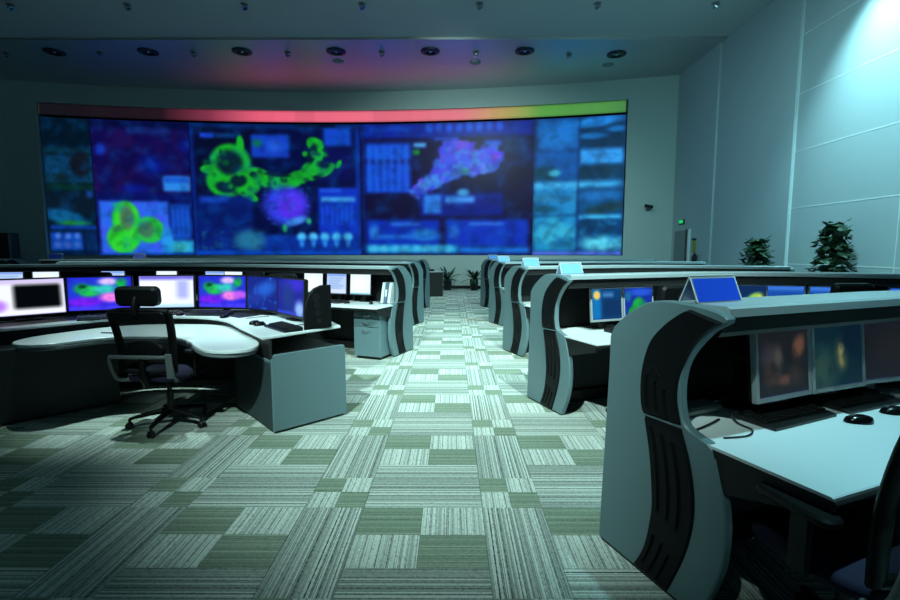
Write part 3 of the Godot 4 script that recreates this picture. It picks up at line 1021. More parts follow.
func vent_mesh(l: Array, r: Array, ranges: Array, sx: float) -> ArrayMesh:
	var n := 44
	var a := resample(l, n)
	var b := resample(r, n)
	var us := [0.0, 0.03, 0.15, 0.17, 0.23, 0.25, 0.40, 0.42, 0.48, 0.50, 0.65, 0.67, 0.73, 0.75, 0.97, 1.0]
	var rows := []
	for i in n + 1:
		var f := float(i) / n
		var row := []
		for j in us.size():
			var h := 0.012
			var slot := -1
			if j == 3 or j == 4: slot = 0
			elif j == 7 or j == 8: slot = 1
			elif j == 11 or j == 12: slot = 2
			if slot >= 0:
				for rg in ranges:
					if f > rg[0] - slot * 0.02 and f < rg[1] - slot * 0.025: h = 0.002
			if i == 0 or i == n or j == 0 or j == us.size() - 1: h = 0.0
			var q: Vector2 = a[i].lerp(b[i], us[j])
			row.append(Vector3(-h * sx, q.y, q.x))
		rows.append(row)
	var st := S()
	for i in n:
		for j in us.size() - 1:
			if sx > 0: quad(st, rows[i][j], rows[i + 1][j], rows[i + 1][j + 1], rows[i][j + 1])
			else: quad(st, rows[i][j + 1], rows[i + 1][j + 1], rows[i + 1][j], rows[i][j])
	return done(st)

func add_end_panel(t: Node3D, mirror: bool, xf: Transform3D) -> void:
	var m := end_panel_meshes(mirror)
	var p := part(t, "end_panel", m.body, M.console_grey, xf)
	tag(part(p, "vent_panel", m.lower, M.vent_black), "black slotted vent panel, lower half")
	var u := part(p, "vent_panel", m.upper, M.vent_black)
	tag(u, "black slotted vent panel, upper half")
	part(p, "raised_mark", m.mark, M.vent_black)
	part(p, "foot_strip", m.foot, M.black_panel)

func console_row(label: String, p0: Vector3, side: float, length: float, a1: float, group: String, far_panel := true) -> Dictionary:
	var row := make_path(p0, side, 22.0, length, a1, minf(2.6, length * 0.3))
	var t := thing("control_console", label, "console", Transform3D(Basis(), p0), group)
	row["node"] = t
	var e := length - 0.045
	part(t, "rear_panel", sweep(row, v2([0.0, 0.03, 0.035, 1.08, 0.065, 1.08, 0.04, 0.03]), 0.045, e), M.console_grey)
	part(t, "top_shelf", sweep(row, v2([0.04, 1.085, 0.062, 1.126, 0.132, 1.187, 0.252, 1.257, 0.35, 1.282, 0.44, 1.288, 0.63, 1.288, 0.645, 1.280, 0.645, 1.248, 0.60, 1.24, 0.25, 1.23, 0.07, 1.08]), 0.045, e), M.shelf_grey)
	part(t, "shelf_rail", sweep(row, v2([0.56, 1.165, 0.56, 1.243, 0.615, 1.243, 0.615, 1.185, 0.60, 1.165]), 0.045, e), M.black_panel)
	part(t, "inner_panel", sweep(row, v2([0.20, 0.735, 0.13, 1.17, 0.155, 1.17, 0.225, 0.735]), 0.045, e), M.black_panel)
	part(t, "worktop", sweep(row, v2([0.16, 0.733, 0.16, 0.745, 1.055, 0.745, 1.06, 0.741, 1.06, 0.733]), 0.004, length - 0.004), M.laminate)
	part(t, "edge_board", sweep(row, v2([0.16, 0.700, 0.16, 0.7335, 1.066, 0.7335, 1.072, 0.726, 1.05, 0.700]), 0.003, length - 0.003), M.black_panel)
	part(t, "apron", sweep(row, v2([0.67, 0.57, 0.63, 0.701, 1.05, 0.701, 1.045, 0.675]), 0.008, 0.045), M.black_panel)
	part(t, "modesty_panel", sweep(row, v2([0.22, 0.10, 0.22, 0.702, 0.245, 0.702, 0.245, 0.10]), 0.045, e), M.dark_grey_panel)
	part(t, "plinth", sweep(row, v2([0.10, 0.0, 0.10, 0.11, 0.30, 0.11, 0.30, 0.0]), 0.06, e - 0.015), M.black_panel)
	var k := 1
	while k * 1.45 < length - 0.4:
		part(t, "support", sweep(row, v2([0.24, 0.0, 0.24, 0.701, 0.80, 0.701, 0.62, 0.0]), k * 1.45 - 0.015, k * 1.45 + 0.015), M.dark_grey_panel)
		k += 1
	var x0 := at_row(row, 0, 0, 0)
	x0.origin -= p0
	add_end_panel(t, side < 0, x0)
	if far_panel:
		var x1 := at_row(row, length, 0, 0)
		x1.origin -= p0
		add_end_panel(t, side > 0, x1)
	return row

var R := []
var L := []

func build_rows() -> void:
	var rz := [-2.39, -4.82, -7.25, -10.1, -13.1]
	var ord := ["first", "second", "third", "fourth", "fifth"]
	for i in 5:
		R.append(console_row("grey console with wavy end panel, %s of the right rows towards the video wall" % ord[i], Vector3(0.77, 0, rz[i]), 1.0, 4.45 + maxf(0.0, i - 2) * 0.3, -22.0, "consoles right of the aisle"))
	var lz := [-7.25, -10.1, -12.9]
	var ll := [9.0, 8.0, 10.9]
	for i in 3:
		L.append(console_row("long grey console row left of the aisle, %s behind the ring desk" % ord[i], Vector3(-0.59, 0, lz[i]), -1.0, ll[i], -20.0, "consoles left of the aisle"))
	L.append(console_row("far console row beyond the left end of the long rows", Vector3(-11.75, 0, -13.5), -1.0, 4.4, -22.0, "consoles left of the aisle"))

# ==================================================================== things on desks
# faces +z, origin at the middle of its foot
func monitor(called: String, label: String, w: float, h: float, lift: float, tilt: float, frame: Material, bezel: float, face: Material, xf: Transform3D, group := "", reach := 0.0) -> Node3D:
	var t := thing(called, label, "monitor", xf, group)
	var head := Transform3D(Basis(Vector3.RIGHT, deg_to_rad(-tilt)), Vector3(0, lift + h / 2, 0))
	var st := S()
	# frame: four bars round the picture and a shallow back shell
	box(st, head * Transform3D(Basis(), Vector3(0, h / 2 - bezel / 2, 0)), Vector3(w, bezel, 0.03), 0.004)
	box(st, head * Transform3D(Basis(), Vector3(0, -h / 2 + bezel * 0.65, 0)), Vector3(w, bezel * 1.3, 0.03), 0.004)
	for s in [-1, 1]:
		box(st, head * Transform3D(Basis(), Vector3(s * (w / 2 - bezel / 2), 0, 0)), Vector3(bezel, h - 2 * bezel, 0.03), 0.004)
	part(t, "frame", st, frame)
	var bk := S()
	box(bk, head * Transform3D(Basis(), Vector3(0, 0, -0.022)), Vector3(w - 0.01, h - 0.01, 0.024), 0.008)
	box(bk, head * Transform3D(Basis(), Vector3(0, -0.01, -0.045)), Vector3(w * 0.5, h * 0.55, 0.03), 0.01)
	part(t, "back_shell", bk, M.black_plastic)
	var sc := S()
	var hw := w / 2 - bezel * 0.8
	var y0 := -h / 2 + bezel * 1.2
	var y1 := h / 2 - bezel * 0.8
	quad_uv(sc, [head * Vector3(-hw, y0, 0.009), head * Vector3(-hw, y1, 0.009), head * Vector3(hw, y1, 0.009), head * Vector3(hw, y0, 0.009)], [Vector2(0, 1), Vector2(0, 0), Vector2(1, 0), Vector2(1, 1)])
	part(t, "screen", sc, face)
	var set_back := reach - 0.065 if reach > 0.0 else 0.0
	var nk := S()
	box(nk, Transform3D(Basis(Vector3.RIGHT, -0.08), Vector3(0, (lift + h * 0.45) / 2 + 0.006, -0.065 - set_back * 0.5)), Vector3(0.075, lift + h * 0.4, 0.022 + set_back), 0.006)
	part(t, "stand_neck", nk, M.black_plastic)
	var ft := S()
	prism(ft, rounded_rect(0.22, 0.15, 0.05), 0.012, Transform3D(Basis(Vector3(1, 0, 0), Vector3(0, 0, 1), Vector3(0, 1, 0)), Vector3(0, 0.0005, -0.045 - set_back)), 0.003)
	part(t, "stand_foot", ft, M.black_plastic)
	return t

var key_mesh: ArrayMesh = null
var key_body: ArrayMesh = null

func keyboard(label: String, xf: Transform3D, group := "") -> Node3D:
	var t := thing("keyboard", label, "keyboard", xf, group)
	if key_mesh == null:
		var b := S()
		prism(b, PackedVector2Array(v2([-0.085, 0.0, 0.085, 0.0, 0.085, 0.012, 0.06, 0.017, -0.085, 0.03])), 0.45, Transform3D(Basis(Vector3(0, 0, 1), Vector3(0, 1, 0), Vector3(1, 0, 0)), Vector3(-0.225, 0.0008, 0)), 0.003)
		key_body = done(b)
		var k := S()
		for r in 6:
			for c in 22:
				if r == 5 and (c in range(4, 9)): continue
				var z := -0.07 + r * 0.0205
				if c == 15 or c == 19: continue
				box(k, Transform3D(Basis(Vector3.RIGHT, 0.09), Vector3(-0.21 + c * 0.02, 0.0335 - r * 0.0019, z)), Vector3(0.0165, 0.009, 0.0165), 0.002)
		box(k, Transform3D(Basis(Vector3.RIGHT, 0.09), Vector3(-0.09, 0.024, 0.0325)), Vector3(0.096, 0.009, 0.0165), 0.002)
		key_mesh = done(k)
	part(t, "body", key_body, M.black_plastic)
	part(t, "keys", key_mesh, M.key_black)
	return t

var mouse_meshes := []

func mouse(label: String, xf: Transform3D, group := "") -> Node3D:
	var t := thing("computer_mouse", label, "mouse", xf, group)
	if mouse_meshes.is_empty():
		var st := S()
		st.set_smooth_group(1)
		var rings := []
		for i in 9:
			var f := i / 8.0
			var z := -0.055 + 0.11 * f
			var w := 0.031 * sqrt(maxf(0.02, 1.0 - pow(absf(f - 0.52) / 0.54, 2.6)))
			var h := 0.036 * sqrt(maxf(0.02, 1.0 - pow(absf(f - 0.58) / 0.6, 2.2)))
			var ring := []
			for k in 11:
				var a := PI * k / 10.0
				ring.append(Vector3(-w * cos(a), 0.001 + h * pow(sin(a), 0.8), z))
			rings.append(ring)
		for i in 8:
			for k in 10: quad(st, rings[i][k], rings[i + 1][k], rings[i + 1][k + 1], rings[i][k + 1])
		for k in range(1, 10):
			tri(st, rings[0][0], rings[0][k], rings[0][k + 1])
			tri(st, rings[8][0], rings[8][k + 1], rings[8][k])
		mouse_meshes.append(done(st))
		var wl := S()
		lathe(wl, [Vector2(0.001, -0.004), Vector2(0.009, -0.004), Vector2(0.009, 0.004), Vector2(0.001, 0.004)], 12, Transform3D(Basis(Vector3(0, 0, 1), PI / 2), Vector3(0, 0.029, -0.026)))
		mouse_meshes.append(done(wl))
	part(t, "body", mouse_meshes[0], M.black_gloss)
	part(t, "scroll_wheel", mouse_meshes[1], M.silver_paint)
	return t

# a folded acrylic name stand with a blue card, standing along local x, facing +z
func tent_card(label: String, w: float, h: float, card: Material, xf: Transform3D, group := "") -> Node3D:
	var t := thing("table_sign", label, "table sign", xf, group)
	var dep := h * 0.42
	var ang := atan2(dep, h)
	for s in [1, -1]:
		var lean := Transform3D(Basis(Vector3.RIGHT, -ang * s), Vector3(0, h / 2 + 0.001, s * dep / 2))
		var ac := S()
		box(ac, lean, Vector3(w, sqrt(h * h + dep * dep), 0.003), 0.001)
		part(t, "acrylic_sheet", ac, M.acrylic)
		var cd := S()
		box(cd, lean.translated_local(Vector3(0, -0.004, 0.0022 * s)), Vector3(w * 0.95, h * 0.93, 0.001), 0.0)
		part(t, "printed_card", cd, card)
	var rim := S()
	tube(rim, [Vector3(-w / 2 - 0.004, h + 0.002, 0), Vector3(w / 2 + 0.004, h + 0.002, 0)], 0.004, 8)
	for sx in [-1, 1]:
		for s in [-1, 1]: tube(rim, [Vector3(sx * w / 2, h, 0), Vector3(sx * w / 2, 0.003, s * dep)], 0.0028, 6)
	part(t, "edge", rim, M.pale_edge)
	return t

# ---- screen pictures
func pic(kind: String) -> Image:
	var p := Paint.new(96, 64, rgb(20, 30, 160))
	match kind:
		"storm_map":
			p.rect(0, 0, 96, 64, rgb(40, 40, 220), 3)
			p.rect(0, 4, 90, 40, rgb(30, 60, 200), 6)
			p.oval(60, 9, 14, 7, rgb(220, 190, 255), 0.5)
			p.oval(22, 22, 12, 9, rgb(20, 190, 60), 0.4); p.oval(38, 26, 16, 9, rgb(30, 200, 90), 0.4); p.oval(30, 30, 12, 8, rgb(30, 190, 80), 0.5)
			p.oval(56, 24, 18, 8, rgb(50, 200, 190), 0.5); p.oval(80, 12, 8, 9, rgb(20, 180, 70), 0.5); p.oval(22, 18, 6, 4, rgb(8, 60, 40), 0.5)
			p.oval(64, 40, 18, 9, rgb(245, 130, 225), 0.5); p.oval(84, 38, 14, 8, rgb(190, 90, 235), 0.5)
			p.oval(24, 48, 24, 9, rgb(120, 30, 235), 0.5); p.rect(0, 56, 96, 64, rgb(70, 60, 240), 3)
			p.mottle(0, 0, 96, 64, rgb(30, 20, 150), 0.06, 0.0, 0.6, 0.35, 71)
			p.blur(2)
		"black_window":
			p.rect(0, 0, 96, 64, rgb(235, 238, 245), 2)
			p.rect(0, 0, 96, 8, rgb(205, 190, 235), 4)
			p.rect(30, 10, 90, 52, rgb(3, 4, 8), 4)
			p.oval(8, 46, 12, 10, rgb(180, 120, 240), 0.6)
		"document":
			p.rect(0, 0, 96, 64, rgb(238, 244, 255), 2)
			p.rect(0, 0, 96, 7, rgb(90, 80, 215), 4)
			p.rect(66, 8, 86, 46, rgb(170, 180, 245), 6)
			p.rect(20, 20, 56, 58, rgb(245, 250, 250), 5)
			p.rect(0, 58, 96, 64, rgb(170, 220, 245), 4)
		"deep_blue":
			p.rect(0, 0, 96, 64, rgb(14, 34, 130), 2)
			p.oval(52, 24, 30, 14, rgb(30, 90, 200), 0.7, 1.0, -0.3); p.oval(20, 44, 26, 12, rgb(20, 50, 150), 0.7)
			p.mottle(0, 0, 96, 64, rgb(40, 110, 210), 0.04, 0.1, 0.6, 0.6, 31)
		"violet_blue":
			p.rect(0, 0, 96, 64, rgb(14, 26, 140), 2)
			p.oval(66, 8, 40, 12, rgb(50, 40, 200), 0.7); p.oval(40, 34, 18, 24, rgb(10, 50, 130), 0.8)
			p.oval(82, 52, 16, 14, rgb(140, 180, 240), 0.7); p.rect(0, 58, 70, 64, rgb(40, 60, 200), 3)
		"pale_form":
			p.rect(0, 0, 96, 64, rgb(190, 215, 250), 2)
			p.rect(2, 2, 94, 8, rgb(120, 160, 240), 3)
			for i in 6: p.rect(10, 13 + i * 8, 80 - (i % 3) * 10, 17 + i * 8, rgb(150, 180, 235), 3)
			p.rect(4, 50, 92, 62, rgb(215, 230, 250), 3)
		"white_page":
			p.rect(0, 0, 96, 64, rgb(232, 248, 255), 2)
			p.oval(44, 34, 40, 24, rgb(250, 255, 255), 0.6)
			p.rect(2, 60, 94, 64, rgb(120, 200, 220), 2)
		"dark_scene":
			p.rect(0, 0, 96, 64, rgb(24, 28, 33), 2)
			p.oval(22, 26, 14, 11, rgb(48, 46, 54), 0.7); p.oval(38, 30, 8, 12, rgb(66, 64, 62), 0.7); p.oval(78, 19, 13, 9, rgb(96, 66, 54), 0.6, 1.0, -0.5)
			p.oval(50, 50, 14, 5, rgb(78, 56, 50), 0.7); p.oval(24, 44, 12, 10, rgb(56, 46, 44), 0.7); p.oval(72, 46, 12, 10, rgb(42, 38, 38), 0.8)
			p.mottle(0, 0, 96, 64, rgb(20, 24, 28), 0.04, -0.1, 0.6, 0.6, 51)
		"teal_scene":
			p.rect(0, 0, 96, 64, rgb(9, 36, 48), 2)
			p.oval(54, 32, 11, 15, rgb(74, 86, 62), 0.8); p.oval(16, 46, 26, 22, rgb(38, 66, 62), 0.7); p.oval(76, 16, 24, 18, rgb(7, 26, 44), 0.7)
			p.oval(53, 28, 5, 6, rgb(128, 124, 84), 0.8); p.oval(54, 38, 5, 6, rgb(112, 112, 76), 0.8)
			p.mottle(0, 0, 96, 64, rgb(10, 34, 44), 0.04, -0.1, 0.6, 0.5, 52)
		"grey_idle":
			p.rect(0, 0, 96, 64, rgb(22, 27, 33), 2)
			p.oval(58, 34, 34, 22, rgb(30, 33, 38), 0.8)
		"console_panel":
			p.rect(0, 0, 96, 64, rgb(12, 66, 120), 2)
			p.rect(0, 0, 28, 64, rgb(14, 120, 190), 6)
			p.oval(16, 13, 11, 9, rgb(240, 205, 110), 0.4)
			p.rect(34, 8, 70, 18, rgb(70, 130, 190), 5); p.rect(36, 22, 92, 58, rgb(10, 50, 100), 6)
		"green_map":
			p.rect(0, 0, 96, 64, rgb(20, 50, 160), 2)
			p.oval(56, 10, 40, 8, rgb(40, 90, 220), 0.6)
			p.oval(44, 34, 18, 12, rgb(30, 170, 70), 0.4, 1.0, -0.4); p.oval(26, 50, 16, 10, rgb(26, 150, 60), 0.4, 1.0, -0.4); p.oval(62, 44, 14, 16, rgb(20, 140, 90), 0.5)
			p.oval(66, 44, 8, 6, rgb(40, 110, 200), 0.5); p.oval(12, 18, 10, 10, rgb(30, 110, 160), 0.6)
		"radar_streak":
			p.rect(0, 0, 96, 64, rgb(16, 46, 92), 2)
			p.oval(34, 46, 34, 12, rgb(60, 190, 190), 0.5, 1.0, -0.5); p.oval(66, 28, 20, 11, rgb(150, 210, 90), 0.5, 1.0, -0.3); p.oval(78, 26, 6, 5, rgb(220, 210, 60), 0.6)
		"plain_blue":
			p.rect(0, 0, 96, 64, rgb(24, 80, 170), 2)
			p.rect(0, 0, 96, 10, rgb(60, 120, 220), 4); p.oval(60, 40, 30, 18, rgb(20, 60, 150), 0.6)
		"bright_blue":
			p.rect(0, 0, 96, 64, rgb(50, 110, 240), 2)
			p.oval(30, 30, 22, 20, rgb(110, 180, 250), 0.6); p.oval(80, 30, 30, 24, rgb(30, 70, 220), 0.6)
	return p.image()

func face(kind: String, energy := 1.0) -> StandardMaterial3D:
	var key := "screen_" + kind
	if not M.has(key): screen_mat(key, pic(kind), energy)
	return M[key]

# ==================================================================== chair: faces -z, origin on the floor below its column
var chair_proto: Node3D = null

func chair(label: String, xf: Transform3D, group: String) -> Node3D:
	if chair_proto != null: return copy_of(chair_proto, xf, label, group)
	var t := thing("office_chair", label, "chair", xf, group)
	t.set_meta("base_name", "office_chair")
	chair_proto = t
	for k in 5:
		var a := TAU * k / 5 + 0.12
		var d := Vector3(sin(a), 0, cos(a))
		var lg := S()
		tube(lg, [Vector3(0, 0.13, 0) + d * 0.03, Vector3(0, 0.115, 0) + d * 0.16, Vector3(0, 0.085, 0) + d * 0.31], [0.034, 0.028, 0.017], 8, 0.75)
		var leg := part(t, "base_leg", lg, M.chair_frame)
		var cs := S()
		var side := d.cross(Vector3.UP)
		for s in [-1, 1]:
			var ax := Transform3D(Basis(d, side, d.cross(side)), d * 0.315 + Vector3(0, 0.0285, 0) + side * s * 0.014)
			lathe(cs, [Vector2(0.001, -0.009), Vector2(0.024, -0.009), Vector2(0.028, -0.005), Vector2(0.028, 0.005), Vector2(0.024, 0.009), Vector2(0.001, 0.009)], 14, ax)
		tube(cs, [d * 0.31 + Vector3(0, 0.05, 0), d * 0.31 + Vector3(0, 0.085, 0)], 0.012, 8)
		part(leg, "caster", cs, M.black_plastic)
	var col := S()
	lathe(col, [Vector2(0.04, 0.10), Vector2(0.045, 0.16), Vector2(0.028, 0.165), Vector2(0.028, 0.30), Vector2(0.02, 0.30), Vector2(0.02, 0.41), Vector2(0.001, 0.41)], 16)
	part(t, "gas_column", col, M.black_plastic)
	var mech := S()
	box(mech, Transform3D(Basis(), Vector3(0, 0.405, 0.02)), Vector3(0.18, 0.055, 0.26), 0.012)
	part(t, "tilt_mechanism", mech, M.black_plastic)
	var seat := S()
	seat.set_smooth_group(1)
	var nx := 12
	var rings := []
	for lev in [[0.90, 0.432], [0.985, 0.442], [1.0, 0.462], [0.985, 0.482], [0.93, 0.494], [0.5, 0.502], [0.01, 0.500]]:
		var ring := []
		for q in rounded_rect(0.50 * lev[0], 0.48 * lev[0], 0.13 * lev[0], 6):
			var drop: float = -0.02 * smoothstep(0.12, 0.24, -q.y) if lev[1] > 0.45 else 0.0
			ring.append(Vector3(q.x, lev[1] + drop, q.y))
		rings.append(ring)
	for i in rings.size() - 1:
		for k in rings[0].size():
			var j: int = (k + 1) % rings[0].size()
			quad(seat, rings[i][k], rings[i][j], rings[i + 1][j], rings[i + 1][k])
	for k in range(1, rings[0].size() - 1): tri(seat, rings[0][0], rings[0][k + 1], rings[0][k])
	part(t, "seat", seat, M.seat_fabric)
	# back: a tapering frame round a mesh, gently curved
	var bz := func(y: float) -> float: return 0.23 + 0.05 * sin((y - 0.5) / 0.55 * PI * 0.9) * -0.6 + (y - 0.5) * 0.18
	var hw := func(y: float) -> float: return 0.205 + 0.035 * clampf((y - 0.5) / 0.5, 0, 1)
	var fr := S()
	for s in [-1, 1]:
		var pts := []
		for i in 10:
			var y := 0.52 + 0.5 * i / 9.0
			pts.append(Vector3(s * hw.call(y), y, bz.call(y)))
		tube(fr, pts, 0.019, 8, 1.9)
	tube(fr, [Vector3(-0.24, 1.02, bz.call(1.02)), Vector3(-0.12, 1.037, bz.call(1.02) + 0.012), Vector3(0.12, 1.037, bz.call(1.02) + 0.012), Vector3(0.24, 1.02, bz.call(1.02))], 0.024, 8)
	tube(fr, [Vector3(-0.205, 0.53, bz.call(0.53)), Vector3(0, 0.515, bz.call(0.53) + 0.02), Vector3(0.205, 0.53, bz.call(0.53))], 0.022, 8)
	part(t, "back_frame", fr, M.chair_frame)
	var cl := S()
	cl.set_smooth_group(1)
	for i in 8:
		var ya := 0.53 + 0.5 * i / 8.0
		var yb := 0.53 + 0.5 * (i + 1) / 8.0
		for k in 6:
			var fa := -1 + k / 3.0
			var fb := -1 + (k + 1) / 3.0
			var P := func(f: float, y: float) -> Vector3: return Vector3(f * hw.call(y), y, bz.call(y) + 0.03 * (1 - f * f))
			quad(cl, P.call(fa, ya), P.call(fa, yb), P.call(fb, yb), P.call(fb, ya))
	part(t, "back_mesh", cl, M.mesh_cloth)
	var top := S()
	prism(top, rounded_rect(0.46, 0.085, 0.03), 0.02, Transform3D(Basis(Vector3.RIGHT, 0.1), Vector3(0, 0.985, bz.call(1.0) + 0.022)), 0.005)
	part(t, "top_yoke", top, M.chair_frame)
	var lum := S()
	lathe(lum, [Vector2(0.001, 0.0), Vector2(0.15, 0.0), Vector2(0.165, 0.012), Vector2(0.15, 0.024), Vector2(0.001, 0.03)], 24, Transform3D(Basis(Vector3.RIGHT, PI / 2).scaled(Vector3(1, 0.42, 1)), Vector3(0, 0.72, bz.call(0.72) + 0.02)))
	part(t, "lumbar_pad", lum, M.head_leather)
	var spine := S()
	tube(spine, [Vector3(0, 0.40, 0.14), Vector3(0, 0.42, 0.27), Vector3(0, 0.52, 0.315), Vector3(0, 0.66, 0.30)], [0.03, 0.03, 0.028, 0.02], 8)
	part(t, "back_support", spine, M.chair_frame)
	var hs := S()
	tube(hs, [Vector3(0, 1.0, 0.35), Vector3(0, 1.08, 0.36), Vector3(0, 1.14, 0.33)], 0.022, 8)
	var hr := S()
	prism(hr, rounded_rect(0.35, 0.155, 0.045, 5), 0.085, Transform3D(Basis(Vector3.RIGHT, 0.06), Vector3(0, 1.15, 0.262)), 0.02)
	var hp := part(t, "headrest", hr, M.head_leather)
	part(hp, "headrest_stem", hs, M.chair_frame)
	# silver loop behind the back that carries the arms
	var bar := S()
	tube(bar, [Vector3(-0.255, 0.665, 0.33), Vector3(0.255, 0.665, 0.33)], 0.016, 10)
	part(t, "cross_bar", bar, M.silver_paint)
	for s in [-1, 1]:
		var ar := S()
		tube(ar, smooth_line([Vector3(s * 0.25, 0.665, 0.33), Vector3(s * 0.256, 0.62, 0.33), Vector3(s * 0.252, 0.52, 0.30), Vector3(s * 0.24, 0.455, 0.24), Vector3(s * 0.12, 0.435, 0.12)], 5), 0.014, 8)
		var arm := part(t, "arm_loop", ar, M.silver_paint)
		var up := S()
		box(up, Transform3D(Basis(), Vector3(s * 0.292, 0.57, 0.06)), Vector3(0.022, 0.20, 0.075), 0.008)
		box(up, Transform3D(Basis(), Vector3(s * 0.25, 0.468, 0.06)), Vector3(0.10, 0.03, 0.075), 0.008)
		part(arm, "arm_post", up, M.chair_frame)
		var pad := S()
		prism(pad, rounded_rect(0.085, 0.27, 0.035), 0.03, Transform3D(Basis(Vector3(1, 0, 0), Vector3(0, 0, 1), Vector3(0, 1, 0)), Vector3(s * 0.29, 0.665, 0.04)), 0.008)
		part(arm, "arm_pad", pad, M.chair_frame)
		var pl := S()
		box(pl, Transform3D(Basis(Vector3.RIGHT, 0.08), Vector3(s * 0.25, 0.60, 0.345)), Vector3(0.055, 0.20, 0.012), 0.004)
		if s > 0: part(arm, "side_plate", pl, M.silver_paint)
	return t

# ==================================================================== ring desk on the left
func build_ring_desk() -> void:
	var t := thing("ring_desk", "curved two-level desk with white wave-edged worktop and grey end cabinet", "desk")
	# end cabinet at the right, turned 45 degrees
	var A := Vector2(-1.458, -3.795)
	var B := Vector2(-0.965, -4.28)
	var inn := Vector2(-0.629, -0.707)
	var cab := part(t, "end_cabinet", flat_slab([A + inn * 0.02, B + inn * 0.02, B + inn * 1.0, A + inn * 1.0], 0.02, 0.60, 0.006), M.dark_grey_panel)
	var e := (B - A).normalized()
	var endp := S()
	prism(endp, PackedVector2Array(v2([0.0, 0.02, 0.69, 0.02, 0.69, 0.625, 0.68, 0.655, 0.65, 0.662, 0.03, 0.662, 0.006, 0.65, 0.0, 0.62])), 0.022,
		Transform3D(Basis(Vector3(e.x, 0, e.y), Vector3.UP, Vector3(inn.x, 0, inn.y)), Vector3(A.x, 0, A.y)), 0.005)
	part(cab, "end_face", endp, M.console_grey)
	part(cab, "inner_face", flat_slab([A + inn * 0.022 - e * 0.0, A + inn * 0.022 + e * 0.02, A + inn * 0.94 + e * 0.02, A + inn * 0.94], 0.03, 0.615, 0.003), M.console_grey)
	part(cab, "cable_deck", flat_slab([A + inn * 0.022 + e * 0.01, B + inn * 0.022 - e * 0.01, B + inn * 1.0 - e * 0.01, A + inn * 1.0 + e * 0.01], 0.60, 0.635, 0.003), M.black_panel)
	part(cab, "foot_strip", flat_slab([A + inn * 0.03 + e * 0.02, B + inn * 0.03 - e * 0.02, B + inn * 0.97 - e * 0.02, A + inn * 0.97 + e * 0.02], 0.0, 0.021, 0.0), M.black_panel)
	# left wing cabinet
	var A2 := Vector2(-3.86, -3.97)
	var in2 := Vector2(0.70, -0.714)
	var e2 := Vector2(-0.714, -0.70)
	var cab2 := part(t, "wing_cabinet", flat_slab([A2, A2 + e2 * 0.69, A2 + e2 * 0.69 + in2 * 0.86, A2 + in2 * 0.86], 0.02, 0.66, 0.006), M.dark_grey_panel)
	part(cab2, "end_face", flat_slab([A2 - in2 * 0.022 - e2 * 0.01, A2 + e2 * 0.69 - in2 * 0.022, A2 + e2 * 0.69, A2 - e2 * 0.01], 0.0, 0.66, 0.004), M.dark_grey_panel)
	# rear panel, following the ring
	var c := Vector2(-2.78, -3.85)
	var rp := []
	for i in 15: rp.append(c + Vector2(cos(deg_to_rad(-(38.0 + i * 7.6))), sin(deg_to_rad(-(38.0 + i * 7.6)))) * 1.66)
	for i in 15: rp.append(c + Vector2(cos(deg_to_rad(-(38.0 + (14 - i) * 7.6))), sin(deg_to_rad(-(38.0 + (14 - i) * 7.6)))) * 1.63)
	part(t, "rear_panel", flat_slab(rp, 0.0, 0.76, 0.0), M.dark_grey_panel)
	# upper level
	var front := [Vector2(-4.12, -4.12), Vector2(-3.94, -4.27), Vector2(-3.72, -4.56), Vector2(-3.48, -4.86), Vector2(-3.2, -4.99), Vector2(-2.9, -5.04), Vector2(-2.58, -4.97), Vector2(-2.27, -4.76), Vector2(-1.93, -4.32), Vector2(-1.52, -3.80)]
	var fr := smooth_line(front, 4)
	var outer := [Vector2(-1.04, -4.42)]
	for i in 17:
		var a := deg_to_rad(-(26.0 + i * 8.0))
		outer.append(c + Vector2(cos(a), sin(a)) * 1.80)
	outer.append(Vector2(-4.55, -4.62))
	part(t, "upper_worktop", flat_slab(fr + outer, 0.785, 0.812, 0.005), M.laminate)
	# black rear deck behind a white front strip
	var da := []
	var db := []
	for i in 29:
		var p: Vector2 = fr[i]
		da.append(p + (p - c).normalized() * 0.15)
		db.append(c + (p - c).normalized() * 1.76)
	db.reverse()
	part(t, "rear_deck", flat_slab(da + db, 0.806, 0.8135, 0.001), M.black_panel)
	# dark fascia strip just under the upper level, set back from its edge
	var fa := []
	for p in fr: fa.append(p + (p - c).normalized() * 0.045)
	var fb := []
	for p in fr: fb.append(p + (p - c).normalized() * 0.07)
	fb.reverse()
	part(t, "upper_fascia", flat_slab(fa + fb, 0.635, 0.786, 0.0), M.black_panel)
	# lower worktop with its wave edge
	var low := [Vector2(-3.74, -3.98), Vector2(-3.56, -3.86), Vector2(-3.36, -3.88), Vector2(-3.25, -4.04), Vector2(-3.12, -4.22), Vector2(-2.94, -4.28), Vector2(-2.73, -4.28), Vector2(-2.50, -4.25), Vector2(-2.28, -4.08), Vector2(-2.06, -3.80),
		Vector2(-1.90, -3.65), Vector2(-1.70, -3.62), Vector2(-1.56, -3.76), Vector2(-1.62, -4.0), Vector2(-1.90, -4.38), Vector2(-2.22, -4.82), Vector2(-2.50, -4.97), Vector2(-2.85, -5.0), Vector2(-3.2, -4.97), Vector2(-3.46, -4.84), Vector2(-3.64, -4.55), Vector2(-3.78, -4.25)]
	part(t, "lower_worktop", flat_slab(round_off(low, 2), 0.705, 0.735, 0.006), M.laminate)
	var rim := []
	for p in round_off(low, 2): rim.append(p.lerp(Vector2(-2.7, -4.6), 0.012))
	part(t, "worktop_edge", flat_slab(rim, 0.672, 0.706, 0.008), M.desk_edge)
	# black cheek plate at the end of the upper level, four round holes
	var ck := S()
